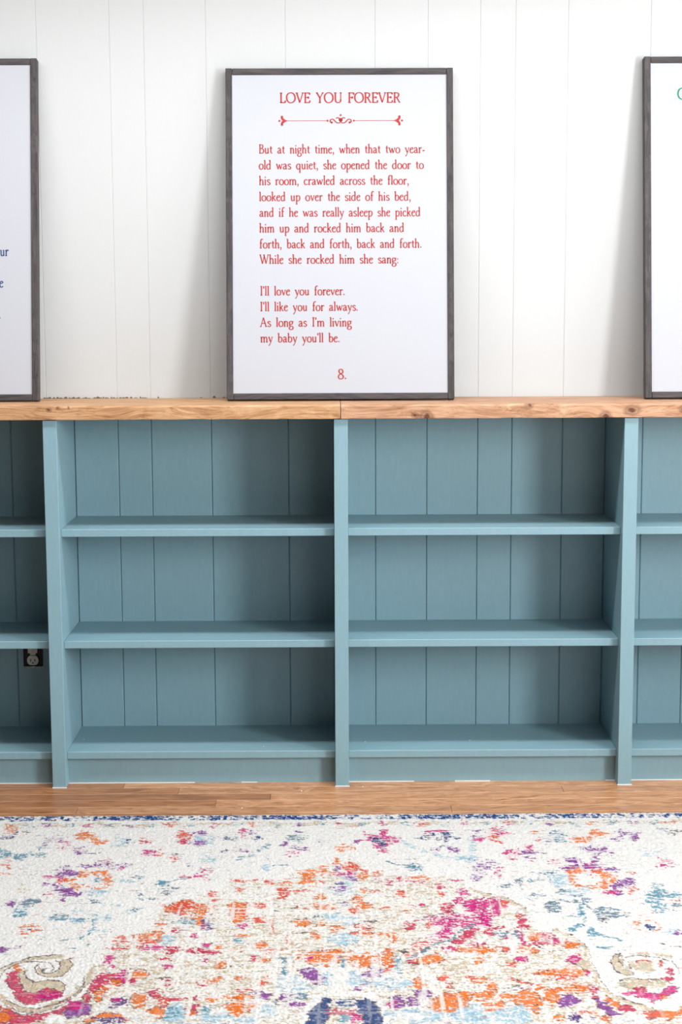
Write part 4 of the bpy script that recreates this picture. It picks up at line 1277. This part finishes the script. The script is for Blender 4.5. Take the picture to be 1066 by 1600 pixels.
def build_rug():
    xs = np.concatenate([np.arange(-1.52, -1.0, .008), np.arange(-1.0, 1.0, .0018), np.arange(1.0, 1.521, .008)])
    ys = [RY0]
    while ys[-1] > -1.60:
        d_ = ys[-1] + 4.46
        ys.append(ys[-1] - .0022 * (d_ / 2.93) ** 0.8)
    ys = np.concatenate([np.array(ys), np.arange(ys[-1] - .008, 2 * RYC - RY0, -.008)])
    nx, ny = len(xs), len(ys)
    X, Y = np.meshgrid(xs, ys)
    # the design repeats mirrored about the medallion's centre lines
    Ym = np.where(Y < RYC, 2 * RYC - Y, Y)
    Xm = np.where(X > .86, 1.72 - X, np.where(X < -.86, -1.72 - X, X)) if False else X
    P = np.stack([Xm - CAM.x, Ym - CAM.y, np.full_like(X, RUG_Z - CAM.z)], -1)
    dz = P @ np.array(fwd)
    U = 533 + FPX * (P @ np.array(right)) / dz
    V = 800 - FPX * (P @ np.array(up)) / dz
    # beyond the part seen, fold the drawing back on itself
    U = np.where(U < 0, -U, U); U = np.where(U > 1066, 2132 - U, U)
    yarn = uniform(.5 * value_noise(X / .0125, Y / .0050, 1) + .5 * value_noise(X / .0042, Y / .0036, 2))
    coarse = value_noise(X / .045, Y / .020, 3)
    jx = (value_noise(X / .022, Y / .010, 4) - .5) * 9 + (value_noise(X / .0085, Y / .0038, 41) - .5) * 9
    jy = (value_noise(X / .026, Y / .012, 5) - .5) * 6 + (value_noise(X / .0060, Y / .0050, 42) - .5) * 4
    fine = value_noise(X / .0032, Y / .0032, 6)
    fine2 = value_noise(X / .010, Y / .007, 9)
    Uj, Vj = U + jx, V + jy
    pal = {k: np.array(lin(v), np.float32) for k, v in PAL.items()}
    col = np.empty((ny, nx, 3), np.float32)
    col[:] = np.array(lin((236, 234, 230)), np.float32)
    Vrow0, Vrow1 = V.min(1), V.max(1)
    def block(u0, u1, v0, v1):
        rows = np.where((Vrow1 > v0) & (Vrow0 < v1))[0]
        return rows
    thr = np.clip(yarn * .88 + coarse * .34 - .10, 0, 1)
    # the design is least worn towards the middle and in the corner scrolls
    low = np.clip((V - 1400) / 170, 0, 1)
    scroll = ((U < 146) | (U > 946)) & (V > 1488)
    arch_ = (U > 474) & (U < 604) & (V > 1556)
    thr = thr * (1 - .10 * low) * np.where(scroll, .74, 1.0) * np.where(arch_, .75, 1.0)
    # the blue border along the edge, then the drawing
    edge = (RY0 - Ym)
    wob = (value_noise(X / .02, Y / .01, 8) - .5) * .006
    bm_ = (edge + wob > .006) & (edge + wob < .042)
    dens = .30 + .62 * value_noise(X / .10, Y * 0, 12)
    on = bm_ & (uniform(value_noise(X / .008, Y / .006, 13)) < dens)
    col[on] = pal['n'] * .85 + np.array(lin((60, 110, 170)), np.float32) * .15
    colbase = col
    lines = []
    for n_l, line in enumerate(RUG.strip().splitlines()):
        lines.append(line)
        q = line.split()
        if n_l > 6 and q[0] == 'p' and q[1] in 'ocmuran' and float(q[4]) > 1400:
            lines.append('l d .42 1.3 ' + ' '.join(q[3:] + q[3:5]))
        if q[0] == 'e' and q[1] in 'ocmur' and float(q[6]) >= 4 and float(q[4]) > 1400:
            cx_, cy_, rx, ry = [float(v_) for v_ in q[3:]]
            lines.append('l d .30 1.2 ' + ' '.join('%.1f %.1f' % (cx_ + rx * 1.02 * math.cos(t_ * math.pi / 8), cy_ + ry * 1.02 * math.sin(t_ * math.pi / 8)) for t_ in range(17)))
    for line in lines:
        q = line.split()
        kind, c, d, v = q[0], pal[q[1]], float(q[2]), [float(a) for a in q[3:]]
        if kind == 'e':
            cx_, cy_, rx, ry = v
            bb = (cx_ - rx * 1.75 - 6, cx_ + rx * 1.75 + 6, cy_ - ry * 1.75 - 5, cy_ + ry * 1.75 + 5)
        elif kind == 'l':
            w_, v = v[0], v[1:]
            bb = (min(v[0::2]) - w_ - 6, max(v[0::2]) + w_ + 6, min(v[1::2]) - w_ - 5, max(v[1::2]) + w_ + 5)
        else:
            bb = (min(v[0::2]) - 6, max(v[0::2]) + 6, min(v[1::2]) - 5, max(v[1::2]) + 5)
        rows = block(*bb)
        if len(rows) == 0: continue
        segs = np.split(rows, np.where(np.diff(rows) > 1)[0] + 1)
        for sgm in segs:
            a, b = sgm[0], sgm[-1] + 1
            Us = U[a:b]
            cols = np.where(((Us > bb[0]) & (Us < bb[1])).any(0))[0]
            if len(cols) == 0: continue
            for cs in np.split(cols, np.where(np.diff(cols) > 1)[0] + 1):
                e, f = cs[0], cs[-1] + 1
                sl = (slice(a, b), slice(e, f))
                if kind == 'l':
                    k_ = .35 if w_ < 3 else .7
                    uu, vv = U[sl] + jx[sl] * k_, V[sl] + jy[sl] * k_
                else: uu, vv = Uj[sl], Vj[sl]
                if kind == 'e':
                    s_ = np.sqrt(((uu - v[0]) / v[2]) ** 2 + ((vv - v[1]) / v[3]) ** 2)
                    pr = d * (np.clip((1.18 - s_) / .35, 0, 1) * .84 + np.clip((1.75 - s_) / .7, 0, 1) * .16)
                elif kind == 'l':
                    dm = np.full(uu.shape, 1e9)
                    for i in range(0, len(v) - 2, 2):
                        ax, ay, bx_, by_ = v[i], v[i + 1], v[i + 2], v[i + 3]
                        L2 = (bx_ - ax) ** 2 + (by_ - ay) ** 2
                        t_ = np.clip(((uu - ax) * (bx_ - ax) + (vv - ay) * (by_ - ay)) / L2, 0, 1)
                        dm = np.minimum(dm, np.hypot(uu - ax - t_ * (bx_ - ax), (vv - ay - t_ * (by_ - ay)) * 1.25))
                    pr = d * np.clip((w_ * .5 + .5 - dm) / .8, 0, 1)
                else:
                    ins = np.zeros(uu.shape, bool)
                    n_ = len(v) // 2
                    for i in range(n_):
                        x1, y1, x2, y2 = v[2 * i], v[2 * i + 1], v[(2 * i + 2) % (2 * n_)], v[(2 * i + 3) % (2 * n_)]
                        if y1 == y2: continue
                        cr = ((y1 > vv) != (y2 > vv)) & (uu < (x2 - x1) * (vv - y1) / (y2 - y1) + x1)
                        ins ^= cr
                    pr = d * ins
                on = thr[sl] < pr * 1.05
                tone = (.86 + .30 * fine2[sl])[..., None]
                new = np.clip(c * tone, 0, 1)
                al = np.where(on, .93, 0.0)[..., None]
                # a little of the dye stays in the worn yarn around it
                al = np.maximum(al, (pr * .20)[..., None])
                col[sl] = col[sl] * (1 - al) + new * al
    # stray dyed threads over the pale field
    st = uniform(value_noise(X / .016, Y / .0036, 31) * .6 + value_noise(X / .005, Y / .0034, 32) * .4)
    patch = value_noise(X / .13, Y / .09, 33)
    which = value_noise(X / .06, Y / .05, 34)
    for k_, (lo, hi) in {'s': (0, .36), 'a': (.36, .5), 'u': (.5, .58), 'r': (.58, .66), 'b': (.66, 1.01)}.items():
        on = (st < .02 + .13 * np.clip(patch - .3, 0, 1)) & (which >= lo) & (which < hi)
        col[on] = col[on] * .5 + pal[k_] * .5
    # wear: threads rubbed back to ivory along warp and weft, most in the medallion
    iv = np.array(lin((238, 236, 231)), np.float32)
    warp = value_noise(X / .011, Y / .16, 21)
    weft = value_noise(X / .09, Y / .0065, 22)
    centre = np.exp(-((U - 430) / 230) ** 2) * np.clip((V - 1370) / 60, 0, 1) * .6 + .12
    wear = np.clip((warp - (.86 - .30 * centre)) / .08, 0, 1) * .75
    wear = np.maximum(wear, np.clip((weft - (.86 - .22 * centre)) / .06, 0, 1) * .7)
    wear *= (fine2 * .8 + yarn * .5 > .35)
    fleck_ = uniform(value_noise(X / .0060, Y / .0034, 43)) < .13
    wear = np.maximum(wear, np.where(fleck_, .72, 0.0))
    navy_arch = (U > 470) & (U < 610) & (V > 1556)
    wear = np.where(navy_arch | scroll, wear * .3, wear)
    col = col * (1 - wear[..., None]) + iv * wear[..., None]
    col *= ((.86 + .20 * fine) * .63)[..., None]
    col = np.clip(col, 0, 1)
    # pile relief
    Z = RUG_Z - .0012 + .0020 * fine + .0010 * fine2
    Z[0, :] = RUG_Z - .003
    # skirt down to the floor
    def rim(A, v=None):
        B_ = np.pad(A, 1, mode='edge')
        return B_
    Xp, Yp = rim(X), rim(Y)
    Zp = rim(Z); Zp[0, :] = Zp[-1, :] = 0.0; Zp[:, 0] = Zp[:, -1] = 0.0
    colp = np.pad(col, ((1, 1), (1, 1), (0, 0)), mode='edge')
    colp[0, :] = iv; colp[1, :] = iv
    ny, nx = Xp.shape
    co = np.stack([Xp, Yp, Zp], -1).reshape(-1, 3).astype(np.float32)
    idx = np.arange(ny * nx).reshape(ny, nx)
    quads = np.stack([idx[:-1, :-1], idx[1:, :-1], idx[1:, 1:], idx[:-1, 1:]], -1).reshape(-1, 4).astype(np.int32)
    me = bpy.data.meshes.new('area_rug')
    me.vertices.add(len(co)); me.vertices.foreach_set('co', co.ravel())
    me.loops.add(quads.size); me.loops.foreach_set('vertex_index', quads.ravel())
    me.polygons.add(len(quads)); me.polygons.foreach_set('loop_start', np.arange(0, quads.size, 4, dtype=np.int32))
    me.update(calc_edges=True)
    at = me.color_attributes.new('dye', 'FLOAT_COLOR', 'POINT')
    rgba = np.ones((len(co), 4), np.float32); rgba[:, :3] = colp.reshape(-1, 3)
    at.data.foreach_set('color', rgba.ravel())
    mt, nt, b = new_mat('rug_pile')
    ca = nd(nt, 'ShaderNodeVertexColor', layer_name='dye')
    nt.links.new(ca.outputs['Color'], b.inputs['Base Color'])
    b.inputs['Roughness'].default_value = 0.95
    b.inputs['Specular IOR Level'].default_value = 0.05
    me.materials.append(mt)
    o = bpy.data.objects.new('area_rug', me)
    C.objects.link(o)
    tag(o, 'distressed white area rug with orange, magenta and blue medallion pattern', 'rug')
    return o
build_rug()
#RUGEND

# ------------------------------------------------------------------ paint flecks left on shelves and floor
def fleck(px, py, z, r_, label):
    p = on_plane(px, py, Vector((0, 0, z)), Vector((0, 0, 1)))
    bm = bmesh.new()
    n = 7
    rg = random.Random(px)
    base = [bm.verts.new((r_ * rg.uniform(.6, 1.2) * math.cos(2 * math.pi * i / n), r_ * rg.uniform(.6, 1.2) * math.sin(2 * math.pi * i / n), 0)) for i in range(n)]
    tip = bm.verts.new((0, 0, r_ * .8))
    bm.faces.new(list(reversed(base)))
    for i in range(n): bm.faces.new((base[i], base[(i + 1) % n], tip))
    o = obj('paint_fleck', bm, M_CAULK)
    o.location = (p.x, p.y, z)
    tag(o, label, 'paint fleck', 'stray white paint flecks')
for px_, py_, lb in ((131, 1155, 'white paint fleck at the left end of the bottom shelf, left bay'),
                     (412, 1166, 'white paint fleck on the shaded right half of the left bay bottom shelf'),
                     (571, 1159, 'white paint fleck near the middle post on the right bay bottom shelf'),
                     (734, 1157, 'white paint fleck mid-way along the right bay bottom shelf')):
    fleck(px_, py_, SHELF_Z[2], .0022, lb)
for px_, py_, lb in ((378, 1262.5, 'white paint fleck on the oak floor just behind the rug'),
                     (471, 1236, 'white paint fleck on the oak floor left of the middle post'),
                     (567, 1229, 'white paint fleck on the oak floor right of the middle post')):
    fleck(px_, py_, 0.0, .0022, lb)
